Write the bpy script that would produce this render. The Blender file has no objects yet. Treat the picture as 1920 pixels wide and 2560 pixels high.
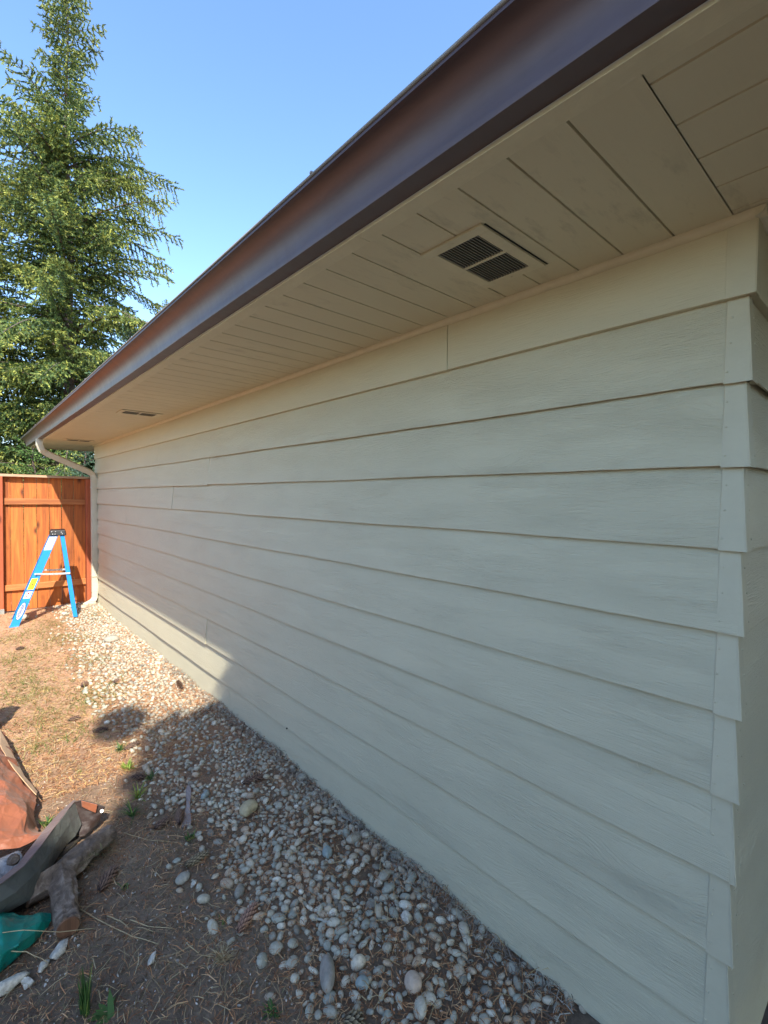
import bpy, bmesh, math, random
import numpy as np
from mathutils import Vector, Matrix
random.seed(7); rng = np.random.default_rng(7)
sc = bpy.context.scene
COL = sc.collection

# ------------------------------------------------------------------ camera
H = 1.6                                   # eye height; z = 0 is the yard by the fence
FPX, YAW, PIT, ROL, DW = 1194.33, 0.7261, 0.0284, 0.0116, 1.5112
fw = Vector((math.sin(YAW)*math.cos(PIT), math.cos(YAW)*math.cos(PIT), -math.sin(PIT)))
rt = Vector((math.cos(YAW), -math.sin(YAW), 0)); up = rt.cross(fw)
r2 = rt*math.cos(ROL) + up*math.sin(ROL); u2 = -rt*math.sin(ROL) + up*math.cos(ROL)
CAM = Vector((-DW, 0, H))
cd = bpy.data.cameras.new('camera'); cam = bpy.data.objects.new('camera', cd); COL.objects.link(cam)
cam.matrix_world = Matrix(((r2.x, u2.x, -fw.x, CAM.x), (r2.y, u2.y, -fw.y, CAM.y), (r2.z, u2.z, -fw.z, CAM.z), (0, 0, 0, 1)))
cd.sensor_fit = 'VERTICAL'; cd.sensor_height = 24.0; cd.sensor_width = 18.0
cd.lens = FPX/2560*24.0; cd.clip_start = 0.02; cd.clip_end = 3000
sc.camera = cam
# ------------------------------------------------------------------ light
LD = Vector((0.39, 1.0, -1.0)).normalized()       # way the sunlight travels
elev = math.asin(-LD.z); az = math.atan2(-LD.x, -LD.y)
w = bpy.data.worlds.new('World'); sc.world = w; w.use_nodes = True
nt = w.node_tree; bg = nt.nodes['Background']
sky = nt.nodes.new('ShaderNodeTexSky'); sky.sky_type = 'NISHITA'; sky.sun_disc = False
sky.sun_elevation = elev; sky.sun_rotation = az; sky.air_density = 1.0; sky.dust_density = .45; sky.ozone_density = 2.6
hs = nt.nodes.new('ShaderNodeHueSaturation'); hs.inputs['Saturation'].default_value = 1.07
nt.links.new(sky.outputs[0], hs.inputs['Color']); nt.links.new(hs.outputs[0], bg.inputs[0]); bg.inputs[1].default_value = 0.14
sl = bpy.data.lights.new('sun', 'SUN'); sl.energy = 3.0; sl.angle = math.radians(0.53); sl.color = (1, .93, .82)
so = bpy.data.objects.new('sun', sl); COL.objects.link(so); so.rotation_euler = LD.to_track_quat('-Z', 'Y').to_euler(); so.location = (-6, -6, 9)
sc.view_settings.view_transform = 'Standard'; sc.view_settings.look = 'None'
sc.view_settings.exposure = 1.68; sc.view_settings.gamma = 1

# ------------------------------------------------------------------ helpers
def tag(o, label=None, cat=None, group=None, kind=None):
    if label: o['label'] = label
    if cat: o['category'] = cat
    if group: o['group'] = group
    if kind: o['kind'] = kind
    return o
def empty(name, loc=(0, 0, 0), rz=0, **kw):
    o = bpy.data.objects.new(name, None); COL.objects.link(o); o.location = loc; o.rotation_euler = (0, 0, rz)
    o.empty_display_size = .1
    return tag(o, **kw)
def mesh_obj(name, V, F, mat, parent=None, smooth=False, loc=None):
    me = bpy.data.meshes.new(name); me.from_pydata([tuple(v) for v in V], [], [tuple(f) for f in F])
    me.update()
    if smooth: me.polygons.foreach_set('use_smooth', [True]*len(me.polygons))
    for m in (mat if isinstance(mat, (list, tuple)) else [mat]): me.materials.append(m)
    o = bpy.data.objects.new(name, me); COL.objects.link(o)
    if parent: o.parent = parent
    if loc: o.location = loc
    return o
def np_mesh(name, V, F, mat, parent=None, smooth=False, attr=None, loc=None):
    """V (n,3), F (m,k) arrays -> one mesh; attr = per-vertex float 'tone'"""
    V = np.asarray(V, np.float32); F = np.asarray(F, np.int32); m, k = F.shape
    me = bpy.data.meshes.new(name); me.vertices.add(len(V)); me.vertices.foreach_set('co', V.ravel())
    me.loops.add(m*k); me.loops.foreach_set('vertex_index', F.ravel())
    me.polygons.add(m); me.polygons.foreach_set('loop_start', np.arange(0, m*k, k, dtype=np.int32))
    me.polygons.foreach_set('loop_total', np.full(m, k, np.int32))
    if smooth: me.polygons.foreach_set('use_smooth', np.ones(m, bool))
    me.update(calc_edges=True)
    if attr is not None:
        a = me.attributes.new('tone', 'FLOAT', 'POINT'); a.data.foreach_set('value', np.asarray(attr, np.float32))
    me.materials.append(mat)
    o = bpy.data.objects.new(name, me); COL.objects.link(o)
    if parent: o.parent = parent
    if loc: o.location = loc
    return o
class MB:
    def __init__(s): s.V = []; s.F = []
    def add(s, V, F):
        b = len(s.V); s.V += [tuple(v) for v in V]; s.F += [tuple(i+b for i in f) for f in F]
    def box(s, a, b):
        (x0, y0, z0), (x1, y1, z1) = a, b
        s.add([(x0,y0,z0),(x1,y0,z0),(x1,y1,z0),(x0,y1,z0),(x0,y0,z1),(x1,y0,z1),(x1,y1,z1),(x0,y1,z1)],
              [(0,3,2,1),(4,5,6,7),(0,1,5,4),(1,2,6,5),(2,3,7,6),(3,0,4,7)])
    def hexa(s, P):  # 8 corner points like box order
        s.add(P, [(0,3,2,1),(4,5,6,7),(0,1,5,4),(1,2,6,5),(2,3,7,6),(3,0,4,7)])
    def beam(s, p, q, wu, wv, up=Vector((0, 0, 1))):
        p = Vector(p); q = Vector(q); d = (q-p).normalized(); u = d.cross(up)
        if u.length < 1e-4: u = d.cross(Vector((0, 1, 0)))
        u.normalize(); v = u.cross(d).normalized(); u = u*wu/2; v = v*wv/2
        s.hexa([p-u-v, p+u-v, q+u-v, q-u-v, p-u+v, p+u+v, q+u+v, q-u+v])
    def tube(s, pts, rad, n=10, cap=True, sq=0, up=Vector((0,0,1))):
        pts = [Vector(p) for p in pts]
        if not isinstance(rad, (list, tuple)): rad = [rad]*len(pts)
        b = len(s.V); pu = None
        for i, p in enumerate(pts):
            d = (pts[min(i+1, len(pts)-1)] - pts[max(i-1, 0)]).normalized()
            u = (d.cross(up) if abs(d.dot(up)) < .98 else d.cross(Vector((0, 1, 0)))) if pu is None else pu - d*pu.dot(d)
            u.normalize(); pu = u; v = d.cross(u)
            for j in range(n):
                a = 2*math.pi*(j+.5)/n; c_, s_ = math.cos(a), math.sin(a)
                if sq:
                    m = max(abs(c_), abs(s_)); c_ /= m*(1/.92 if m < .9 else 1); s_ /= m*(1/.92 if m < .9 else 1)
                    c_ *= sq
                s.V.append(tuple(p + u*c_*rad[i] + v*s_*rad[i]))
        for i in range(len(pts)-1):
            for j in range(n):
                s.F.append((b+i*n+j, b+i*n+(j+1) % n, b+(i+1)*n+(j+1) % n, b+(i+1)*n+j))
        if cap:
            s.F.append(tuple(b+j for j in range(n))[::-1]); s.F.append(tuple(b+(len(pts)-1)*n+j for j in range(n)))
    def build(s, name, mat, parent=None, smooth=False, bevel=0, loc=None):
        o = mesh_obj(name, s.V, s.F, mat, parent, smooth, loc)
        bm = bmesh.new(); bm.from_mesh(o.data); bmesh.ops.recalc_face_normals(bm, faces=bm.faces); bm.to_mesh(o.data); bm.free()
        if bevel:
            m = o.modifiers.new('bevel', 'BEVEL'); m.width = bevel; m.segments = 2; m.limit_method = 'ANGLE'
        return o
def gz(x, y):                              # the yard falls a little toward the camera and is low-lying beside the wall
    z = -.04*max(0, min(1.6, (3-y)/2.4))
    if y > 6.8: z += .03*min(1, (y-6.8)/.8)*max(0, min(1, (x+1.1)/.8))
    return z
def at(px, py, axis, val):
    r = fw + r2*((px-960)/FPX) - u2*((py-1280)/FPX); t = (val-CAM[axis])/r[axis]; return CAM + r*t
def gp(px, py, h=0):                       # ground (or h above it) point for a place read off the survey photograph
    z = h
    for _ in range(5):
        q = at(px, py, 2, z); z = gz(q.x, q.y)+h
    return q

# ------------------------------------------------------------------ materials
def M(name):
    m = bpy.data.materials.new(name); m.use_nodes = True
    t = m.node_tree; return m, t, t.nodes['Principled BSDF']
def N(t, typ, **kw):
    n = t.nodes.new('ShaderNode'+typ)
    for k_, v in kw.items():
        if k_[0] == '_': setattr(n, k_[1:], v)
        else:
            key = int(k_[1:]) if k_[0] == 'i' and k_[1:].isdigit() else k_.replace('_', ' ')
            n.inputs[key].default_value = v
    return n
def L(t, a, b): t.links.new(a, b)
def ramp(t, src, stops, interp='LINEAR'):
    n = t.nodes.new('ShaderNodeValToRGB'); cr = n.color_ramp; cr.interpolation = interp
    while len(cr.elements) < len(stops): cr.elements.new(.5)
    for e, (p_, c) in zip(cr.elements, stops):
        e.position = p_; e.color = (*c, 1) if len(c) == 3 else c
    L(t, src, n.inputs[0]); return n
def mixc(t, fac, a, b, mode='MIX'):
    n = t.nodes.new('ShaderNodeMix'); n.data_type = 'RGBA'; n.blend_type = mode
    for s, v in ((0, fac), (6, a), (7, b)):
        if hasattr(v, 'links') or hasattr(v, 'is_linked'): L(t, v, n.inputs[s])
        else: n.inputs[s].default_value = v if s == 0 else (*v, 1)
    return n.outputs[2]
def math_(t, op, a, b=None, c=None):
    n = t.nodes.new('ShaderNodeMath'); n.operation = op
    for i, v in enumerate((a, b, c)):
        if v is None: continue
        if hasattr(v, 'is_linked'): L(t, v, n.inputs[i])
        else: n.inputs[i].default_value = v
    return n.outputs[0]
def mapping(t, src, scale, loc=(0, 0, 0)):
    n = t.nodes.new('ShaderNodeMapping'); n.inputs['Scale'].default_value = scale; n.inputs['Location'].default_value = loc
    L(t, src, n.inputs[0]); return n.outputs[0]
def bump(t, p, h, dist, strength=1.0, prev=None):
    n = N(t, 'Bump', Strength=strength, Distance=dist); L(t, h, n.inputs['Height'])
    if prev is not None: L(t, prev, n.inputs['Normal'])
    L(t, n.outputs[0], p.inputs['Normal']); return n.outputs[0]
def plain(name, col, rough=.6, metal=0, noise=.12, scale=12, bmp=.0, coat=0):
    m, t, p = M(name); tc = N(t, 'TexCoord')
    n = N(t, 'TexNoise', Scale=scale, Detail=5, Roughness=.6); L(t, tc.outputs['Object'], n.inputs['Vector'])
    lo = tuple(c*(1-noise) for c in col); hi = tuple(min(1, c*(1+noise)) for c in col)
    r = ramp(t, n.outputs[0], [(.3, lo), (.7, hi)]); L(t, r.outputs[0], p.inputs['Base Color'])
    p.inputs['Roughness'].default_value = rough; p.inputs['Metallic'].default_value = metal; p.inputs['Coat Weight'].default_value = coat
    if bmp: bump(t, p, n.outputs[0], bmp)
    return m
PAINT = (.530, .500, .355)
def siding_mat(name, grain=1.0, along='y', col=PAINT):
    m, t, p = M(name); tc = N(t, 'TexCoord'); oi = N(t, 'NewGeometry')
    sep = N(t, 'SeparateXYZ'); L(t, tc.outputs['Object'], sep.inputs[0])
    u = sep.outputs[1 if along == 'y' else 0]; v = sep.outputs[2]
    off = math_(t, 'MULTIPLY', oi.outputs['Random Per Island'], 37.0)
    cmb = N(t, 'CombineXYZ'); L(t, math_(t, 'ADD', u, off), cmb.inputs[0]); L(t, math_(t, 'ADD', v, off), cmb.inputs[1])
    base = cmb.outputs[0]
    # knots: sparse voronoi cells push the grain lines round them
    vo = N(t, 'TexVoronoi', Scale=1.0, Randomness=1.0); L(t, mapping(t, base, (1.5, 4.2, 1)), vo.inputs['Vector'])
    kn = N(t, 'MapRange', i1=0.0, i2=.42, i3=1.0, i4=0.0); kn.interpolation_type = 'SMOOTHERSTEP'; L(t, vo.outputs['Distance'], kn.inputs[0])
    lown = N(t, 'TexNoise', Scale=1.0, Detail=2); L(t, mapping(t, base, (1.3, 7, 1)), lown.inputs['Vector'])
    cv = N(t, 'CombineXYZ')
    vv = math_(t, 'ADD', v, math_(t, 'MULTIPLY', kn.outputs[0], .045)); vv = math_(t, 'ADD', vv, math_(t, 'MULTIPLY', lown.outputs[0], .11))
    L(t, math_(t, 'ADD', u, off), cv.inputs[0]); L(t, math_(t, 'ADD', vv, off), cv.inputs[1])
    g1 = N(t, 'TexNoise', Scale=1.0, Detail=4, Roughness=.62, Distortion=.25); L(t, mapping(t, cv.outputs[0], (13, 250, 1)), g1.inputs['Vector'])
    g2 = N(t, 'TexNoise', Scale=1.0, Detail=3, Roughness=.6); L(t, mapping(t, base, (60, 420, 1)), g2.inputs['Vector'])
    ms = N(t, 'TexNoise', Scale=1.0, Detail=3); L(t, mapping(t, base, (2.4, 9, 1), (3, 5, 0)), ms.inputs['Vector'])
    msk = ramp(t, ms.outputs[0], [(.35, (.5,)*3), (.62, (1,)*3)])
    h = math_(t, 'MULTIPLY', g1.outputs[0], msk.outputs[0])
    h = math_(t, 'ADD', h, math_(t, 'MULTIPLY', g2.outputs[0], .22))
    rip = N(t, 'TexNoise', Scale=1.0, Detail=2); L(t, mapping(t, base, (1.2, 3, 1), (9, 1, 0)), rip.inputs['Vector'])
    b1 = bump(t, p, h, .0044*grain, 1.0)
    bump(t, p, rip.outputs[0], .002, .3, b1)
    st = N(t, 'TexNoise', Scale=1.0, Detail=6, Roughness=.65); L(t, mapping(t, base, (2, 5, 1), (1, 8, 0)), st.inputs['Vector'])
    c = ramp(t, st.outputs[0], [(.25, tuple(x*.92 for x in col)), (.55, col), (.8, tuple(min(1, x*1.05) for x in col))])
    fl = N(t, 'TexNoise', Scale=1.0, Detail=3, Roughness=.8); L(t, mapping(t, base, (170, 190, 1)), fl.inputs['Vector'])
    fr = ramp(t, fl.outputs[0], [(.72, (0,)*3), (.80, (1,)*3)])
    L(t, mixc(t, math_(t, 'MULTIPLY', fr.outputs[0], .35), c.outputs[0], tuple(x*.55 for x in col)), p.inputs['Base Color'])
    rr = ramp(t, st.outputs[0], [(.3, (.48,)*3), (.7, (.62,)*3)]); L(t, rr.outputs[0], p.inputs['Roughness'])
    p.inputs['Specular IOR Level'].default_value = .3
    return m
m_sid = siding_mat('painted_siding'); m_sid_end = siding_mat('painted_siding_end', along='x'); m_frz = siding_mat('painted_frieze', .45)
m_frz_end = siding_mat('painted_frieze_end', .45, along='x')
m_cap = plain('painted_metal', tuple(x*.93 for x in PAINT), .58, noise=.05, scale=9, bmp=.004)
m_trim = plain('painted_trim', tuple(x*1.02 for x in PAINT), .5, noise=.06, scale=14, bmp=.003)

def soffit_mat():
    m, t, p = M('painted_soffit'); tc = N(t, 'TexCoord')
    n = N(t, 'TexNoise', Scale=7, Detail=6, Roughness=.7); L(t, mapping(t, tc.outputs['Object'], (1, 3.5, 1)), n.inputs['Vector'])
    n2 = N(t, 'TexNoise', Scale=1.7, Detail=2); L(t, tc.outputs['Object'], n2.inputs['Vector'])
    smu = ramp(t, n.outputs[0], [(.53, (0,)*3), (.68, (1,)*3)]); s2 = ramp(t, n2.outputs[0], [(.42, (0,)*3), (.56, (1,)*3)])
    f_ = math_(t, 'MULTIPLY', smu.outputs[0], math_(t, 'MULTIPLY', s2.outputs[0], .5))
    base = ramp(t, n2.outputs[0], [(.3, tuple(x*.95 for x in PAINT)), (.7, tuple(x*1.03 for x in PAINT))])
    L(t, mixc(t, math_(t, 'MULTIPLY', f_, .75), base.outputs[0], tuple(x*.42 for x in PAINT)), p.inputs['Base Color'])
    p.inputs['Roughness'].default_value = .55
    f = N(t, 'TexNoise', Scale=1, Detail=4); L(t, mapping(t, tc.outputs['Object'], (9, 90, 1)), f.inputs['Vector'])
    bump(t, p, f.outputs[0], .0016, .7)
    return m
m_sof = soffit_mat()
def gutter_mat():
    m, t, p = M('brown_gutter_metal'); tc = N(t, 'TexCoord')
    n = N(t, 'TexNoise', Scale=1, Detail=6, Roughness=.7); L(t, mapping(t, tc.outputs['Object'], (6, 2.2, 14)), n.inputs['Vector'])
    r = ramp(t, n.outputs[0], [(.3, (.078, .050, .052)), (.7, (.105, .070, .072))]); L(t, r.outputs[0], p.inputs['Base Color'])
    st = N(t, 'TexNoise', Scale=1, Detail=5, Roughness=.7); L(t, mapping(t, tc.outputs['Object'], (2, 34, 2)), st.inputs['Vector'])
    rr = ramp(t, st.outputs[0], [(.3, (.40,)*3), (.75, (.50,)*3)]); L(t, rr.outputs[0], p.inputs['Roughness'])
    p.inputs['Metallic'].default_value = .38; p.inputs['Coat Weight'].default_value = .12; p.inputs['Coat Roughness'].default_value = .42
    bump(t, p, n.outputs[0], .0012, .3)
    return m
m_gut = gutter_mat()
m_lip = plain('gutter_lip_metal', (.22, .2, .18), .4, .0)
m_down = plain('downspout_paint', (.50, .47, .37), .45, noise=.05)
m_dark = plain('shade_nail_black', (.006, .008, .010), .8)  # near-black: shade painted into the vents and gap; the nail shares it
m_conc = plain('foundation_concrete', (.27, .27, .24), .9, noise=.25, scale=20, bmp=.01)
def shingle_mat():
    m, t, p = M('roof_shingles'); tc = N(t, 'TexCoord')
    b = N(t, 'TexBrick', Scale=1); b.inputs['Color1'].default_value = (.06, .055, .05, 1); b.inputs['Color2'].default_value = (.10, .09, .08, 1)
    b.inputs['Mortar'].default_value = (.02, .02, .02, 1); b.inputs['Brick Width'].default_value = .3; b.inputs['Row Height'].default_value = .14; b.inputs['Mortar Size'].default_value = .006
    mp = N(t, 'Mapping'); mp.inputs['Rotation'].default_value = (0, 0, math.pi/2); L(t, tc.outputs['Object'], mp.inputs[0]); L(t, mp.outputs[0], b.inputs['Vector'])
    L(t, b.outputs[0], p.inputs['Base Color']); p.inputs['Roughness'].default_value = .95; bump(t, p, b.outputs[1], .004)
    return m
m_roof = shingle_mat()
def wood_mat(name, c0, c1, c2, axis='z', scale=1.0, rough=.7, knots=True, tonevar=.25, island=False):
    m, t, p = M(name); tc = N(t, 'TexCoord'); rnd = N(t, 'NewGeometry').outputs['Random Per Island'] if island else N(t, 'ObjectInfo').outputs['Random']
    vec = N(t, 'VectorMath', _operation='ADD'); L(t, tc.outputs['Object'], vec.inputs[0])
    sc_ = N(t, 'VectorMath', _operation='SCALE'); sc_.inputs[0].default_value = (13, 7, 5); L(t, rnd, sc_.inputs['Scale']); L(t, sc_.outputs[0], vec.inputs[1])
    s = {'z': (26, 26, 1.6), 'x': (1.6, 26, 26), 'y': (26, 1.6, 26)}[axis]
    n = N(t, 'TexNoise', Scale=scale, Detail=5, Roughness=.6, Distortion=.9); L(t, mapping(t, vec.outputs[0], s), n.inputs['Vector'])
    r = ramp(t, n.outputs[0], [(.25, c0), (.5, c1), (.75, c2)])
    out = r.outputs[0]
    if knots:
        k = {'z': (7, 7, 3.2), 'x': (3.2, 7, 7), 'y': (7, 3.2, 7)}[axis]
        v = N(t, 'TexVoronoi', Scale=1); L(t, mapping(t, vec.outputs[0], k), v.inputs['Vector'])
        kr = ramp(t, v.outputs['Distance'], [(.05, (1,)*3), (.15, (.45,)*3), (.24, (0,)*3)])
        out = mixc(t, kr.outputs[0], out, tuple(x*.35 for x in c0))
    hs = N(t, 'HueSaturation'); L(t, out, hs.inputs['Color'])
    mr = N(t, 'MapRange', i1=0, i2=1, i3=1-tonevar, i4=1+tonevar); L(t, rnd, mr.inputs[0]); L(t, mr.outputs[0], hs.inputs['Value'])
    L(t, hs.outputs[0], p.inputs['Base Color']); p.inputs['Roughness'].default_value = rough
    bump(t, p, n.outputs[0], .003, .7)
    return m
m_cedar = wood_mat('stained_cedar', (.22, .055, .014), (.42, .115, .020), (.56, .18, .035), island=True, tonevar=.3)
m_cedar_x = wood_mat('stained_cedar_rail', (.26, .07, .02), (.40, .14, .04), (.52, .22, .08), 'x')
m_post = wood_mat('red_stained_post', (.26, .05, .018), (.36, .085, .03), (.42, .12, .045))
m_capw = wood_mat('pale_cap_board', (.34, .19, .10), (.46, .29, .17), (.56, .38, .25), 'x')
def bark_mat(name, c0, c1, c2, sc0=1.0):
    m, t, p = M(name); tc = N(t, 'TexCoord')
    n = N(t, 'TexNoise', Scale=18*sc0, Detail=8, Roughness=.7, Distortion=.6); L(t, tc.outputs['Object'], n.inputs['Vector'])
    v = N(t, 'TexVoronoi', Scale=30*sc0); L(t, tc.outputs['Object'], v.inputs['Vector'])
    r = ramp(t, n.outputs[0], [(.3, c0), (.52, c1), (.72, c2)]); L(t, r.outputs[0], p.inputs['Base Color']); p.inputs['Roughness'].default_value = .9
    b = bump(t, p, n.outputs[0], .022/sc0); bump(t, p, v.outputs['Distance'], .004/sc0, .6, b)
    return m
m_bark = bark_mat('log_bark', (.05, .034, .024), (.22, .16, .115), (.46, .37, .29))
m_trunk = bark_mat('tree_bark', (.05, .035, .028), (.13, .095, .075), (.22, .17, .14), .3)
m_cut = wood_mat('cut_log_end', (.05, .025, .012), (.13, .06, .03), (.24, .13, .07), 'z', knots=False)
def leaf_mat(name, stops, tip, trans=.0, rough=.55):
    m, t, p = M(name); g = N(t, 'NewGeometry'); at_ = N(t, 'Attribute', _attribute_name='tone')
    r = ramp(t, g.outputs['Random Per Island'], stops)
    L(t, mixc(t, at_.outputs['Fac'], r.outputs[0], tip), p.inputs['Base Color']); p.inputs['Roughness'].default_value = rough
    p.inputs['Specular IOR Level'].default_value = .3
    if trans:
        tr = N(t, 'BsdfTranslucent'); L(t, mixc(t, at_.outputs['Fac'], r.outputs[0], tip), tr.inputs[0])
        mx = N(t, 'MixShader', i0=trans); L(t, p.outputs[0], mx.inputs[1]); L(t, tr.outputs[0], mx.inputs[2])
        L(t, mx.outputs[0], t.nodes['Material Output'].inputs[0])
    return m
m_needle = leaf_mat('spruce_needles', [(0, (.03, .058, .026)), (.5, (.085, .145, .045)), (1, (.16, .23, .065))], (.50, .50, .10), .25)
m_needle_b = leaf_mat('blue_spruce_needles', [(0, (.03, .065, .045)), (.5, (.055, .11, .07)), (1, (.09, .16, .09))], (.2, .3, .12), .2)
m_fir = leaf_mat('young_fir_needles', [(0, (.04, .10, .03)), (.5, (.08, .17, .04)), (1, (.15, .25, .06))], (.30, .42, .12), .25)
m_grass = leaf_mat('grass_blades', [(0, (.07, .13, .025)), (.6, (.14, .20, .04)), (1, (.32, .28, .10))], (.4, .34, .14), .3)
m_weed = leaf_mat('weed_leaves', [(0, (.04, .10, .03)), (1, (.10, .19, .05))], (.22, .3, .07), .25)
m_weedy = leaf_mat('bright_weed_leaves', [(0, (.15, .26, .03)), (1, (.28, .38, .06))], (.4, .45, .1), .35)
m_straw = leaf_mat('dry_straw', [(0, (.30, .20, .09)), (1, (.52, .42, .24))], (.6, .5, .3), .1)
m_litter = leaf_mat('needle_litter', [(0, (.12, .05, .024)), (.3, (.28, .12, .055)), (.65, (.48, .23, .10)), (1, (.66, .42, .22))], (.62, .42, .16), 0, .8)
def gravel_mat():
    m, t, p = M('river_pebbles'); g = N(t, 'NewGeometry'); tc = N(t, 'TexCoord')
    r = ramp(t, g.outputs['Random Per Island'], [(0, (.19, .17, .135)), (.12, (.34, .32, .25)), (.30, (.50, .46, .35)), (.44, (.31, .32, .26)), (.58, (.58, .51, .38)), (.72, (.48, .36, .24)), (.84, (.37, .37, .29)), (.94, (.62, .56, .43)), (1, (.74, .70, .57))])
    n = N(t, 'TexNoise', Scale=90, Detail=5, Roughness=.7); L(t, tc.outputs['Object'], n.inputs['Vector'])
    sp = ramp(t, n.outputs[0], [(.3, (.72,)*3), (.7, (1.15,)*3)])
    L(t, mixc(t, 1.0, r.outputs[0], sp.outputs[0], 'MULTIPLY'), p.inputs['Base Color']); p.inputs['Roughness'].default_value = .75
    bump(t, p, n.outputs[0], .002, .6); return m
m_grav = gravel_mat()
def soil_mat():
    m, t, p = M('bare_soil'); tc = N(t, 'TexCoord'); P_ = tc.outputs['Object']
    a = N(t, 'TexNoise', Scale=1.6, Detail=6, Roughness=.6); L(t, P_, a.inputs['Vector'])
    b = N(t, 'TexNoise', Scale=38, Detail=8, Roughness=.75); L(t, P_, b.inputs['Vector'])
    c = N(t, 'TexNoise', Scale=260, Detail=4, Roughness=.7); L(t, P_, c.inputs['Vector'])
    big = ramp(t, a.outputs[0], [(.35, (.15, .105, .070)), (.55, (.24, .175, .118)), (.72, (.33, .25, .17))])
    fine = ramp(t, b.outputs[0], [(.3, (.6,)*3), (.7, (1.25,)*3)])
    col = mixc(t, 1.0, big.outputs[0], fine.outputs[0], 'MULTIPLY')
    sep = N(t, 'SeparateXYZ'); L(t, P_, sep.inputs[0])
    # sunlight painted in: soil goes paler and redder toward the fence, where sun falls
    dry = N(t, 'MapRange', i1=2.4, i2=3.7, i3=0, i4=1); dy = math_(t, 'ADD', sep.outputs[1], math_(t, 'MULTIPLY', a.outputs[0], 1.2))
    L(t, math_(t, 'SUBTRACT', dy, .6), dry.inputs[0])  # dry masks the stretch painted as sunlit
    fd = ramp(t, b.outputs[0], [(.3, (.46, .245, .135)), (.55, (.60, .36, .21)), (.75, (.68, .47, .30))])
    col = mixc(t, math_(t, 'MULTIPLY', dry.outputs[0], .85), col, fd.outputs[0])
    sp = ramp(t, c.outputs[0], [(.70, (0,)*3), (.74, (1,)*3)])
    col = mixc(t, math_(t, 'MULTIPLY', sp.outputs[0], .5), col, (.5, .44, .36))
    L(t, col, p.inputs['Base Color']); p.inputs['Roughness'].default_value = .95
    h = math_(t, 'ADD', math_(t, 'MULTIPLY', b.outputs[0], 1.0), math_(t, 'MULTIPLY', c.outputs[0], .25))
    bump(t, p, h, .018, 1.0); return m
m_soil = soil_mat()

# ------------------------------------------------------------------ ground: one sheet, fine near the camera
xs = np.concatenate([[-600, -120, -40, -15, -7, -4], np.arange(-2.8, .6, .035), [1.5, 4, 8, 16, 45, 150, 600]])
ys = np.concatenate([[-600, -120, -40, -12, -5, -2, -.5], np.arange(.2, 4.6, .035), np.arange(4.65, 9, .12), [11, 15, 22, 40, 100, 250, 700]])
X, Y = np.meshgrid(xs, ys, indexing='ij'); Z = np.vectorize(gz)(X, Y)
near = ((X > -2.7) & (X < .5) & (Y > .2) & (Y < 8.9)).astype(float)
def vnoise(x, y, f, seed):
    r = np.random.default_rng(seed); G = r.random((256, 256)); x = x*f; y = y*f
    xi = np.floor(x).astype(int); yi = np.floor(y).astype(int); a = x-xi; b = y-yi; a = a*a*(3-2*a); b = b*b*(3-2*b)
    g = lambda i, j: G[i % 256, j % 256]
    return (g(xi, yi)*(1-a)+g(xi+1, yi)*a)*(1-b)+(g(xi, yi+1)*(1-a)+g(xi+1, yi+1)*a)*b
def gnoise(x, y): return (vnoise(x, y, 2.3, 1)-.5)*.03+(vnoise(x, y, 6.1, 2)-.5)*.014+(vnoise(x, y, 13, 3)-.5)*.009
Z = Z + gnoise(X, Y)*near
nx, ny = X.shape; idx = np.arange(nx*ny).reshape(nx, ny)
Fq = np.stack([idx[:-1, :-1], idx[1:, :-1], idx[1:, 1:], idx[:-1, 1:]], -1).reshape(-1, 4)
ground = np_mesh('ground', np.stack([X, Y, Z], -1).reshape(-1, 3), Fq, m_soil, smooth=True); tag(ground, kind='structure')
def gzn(x, y):
    x = np.asarray(x, float); y = np.asarray(y, float)
    z = -.04*np.clip((3-y)/2.4, 0, 1.6)
    z = z + np.where(y > 6.8, .03*np.clip((y-6.8)/.8, 0, 1)*np.clip((x+1.1)/.8, 0, 1), 0)
    return z + gnoise(x, y)

# ------------------------------------------------------------------ the house
Pb = .2154; ZS = .7221+H; YN = .322; YF = 8.07
zb = [.5241+H-Pb*k for k in range(11)]              # zb[0] frieze bottom, zb[k] bottom of course k
WEND = 7.0                                          # how far the house runs back from the wall
house = empty('house', (0, 0, 0), label='single storey house clad in pale grey-green painted lap siding with a brown gutter', cat='house')
def lap_board(mb, mat, u0, u1, zt, zbm, face, fixed, seed, parent, du=.08, wob=.0022):
    """one bevelled lap board. face 'w': on the long wall (runs along y, faces -x); 'n': on the end wall (runs along x, faces -y)"""
    r = random.Random(seed); n = max(2, int(abs(u1-u0)/du)+1); V = []; F = []
    ph = [r.uniform(0, 6.3) for _ in range(4)]
    for i in range(n+1):
        u = u0+(u1-u0)*i/n
        wz = wob*.7*(math.sin(u*2.1+ph[0])+.6*math.sin(u*5.3+ph[1]))+r.uniform(-.0006, .0006)
        wx = wob*.8*math.sin(u*1.7+ph[2])+wob*.35*math.sin(u*6.1+ph[3])
        prof = [(-.0095, zt+.02), (-.0312+wx, zbm+.002+wz), (-.0304+wx, zbm+wz), (-.0245+wx*.8, zbm+wz+.0005), (.006, zt+.02)]
        for (o_, z) in prof:
            V.append((fixed+o_, u, z) if face == 'w' else (u, fixed+o_, z))
    for i in range(n):
        for j in range(4): F.append((i*5+j, i*5+j+1, (i+1)*5+j+1, (i+1)*5+j))
        F.append((i*5+4, i*5, (i+1)*5, (i+1)*5+4))
    F += [(4, 3, 2, 1, 0), tuple(n*5+j for j in range(5))]
    mb.add(V, F)
sid_w, sid_n = MB(), MB()
joints = {2: 3.80, 3: 4.66, 7: 4.67, 8: 3.835, 4: 6.3, 5: 2.9, 9: 5.24, 6: 5.6, 1: 5.1, 10: 3.4}
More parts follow.
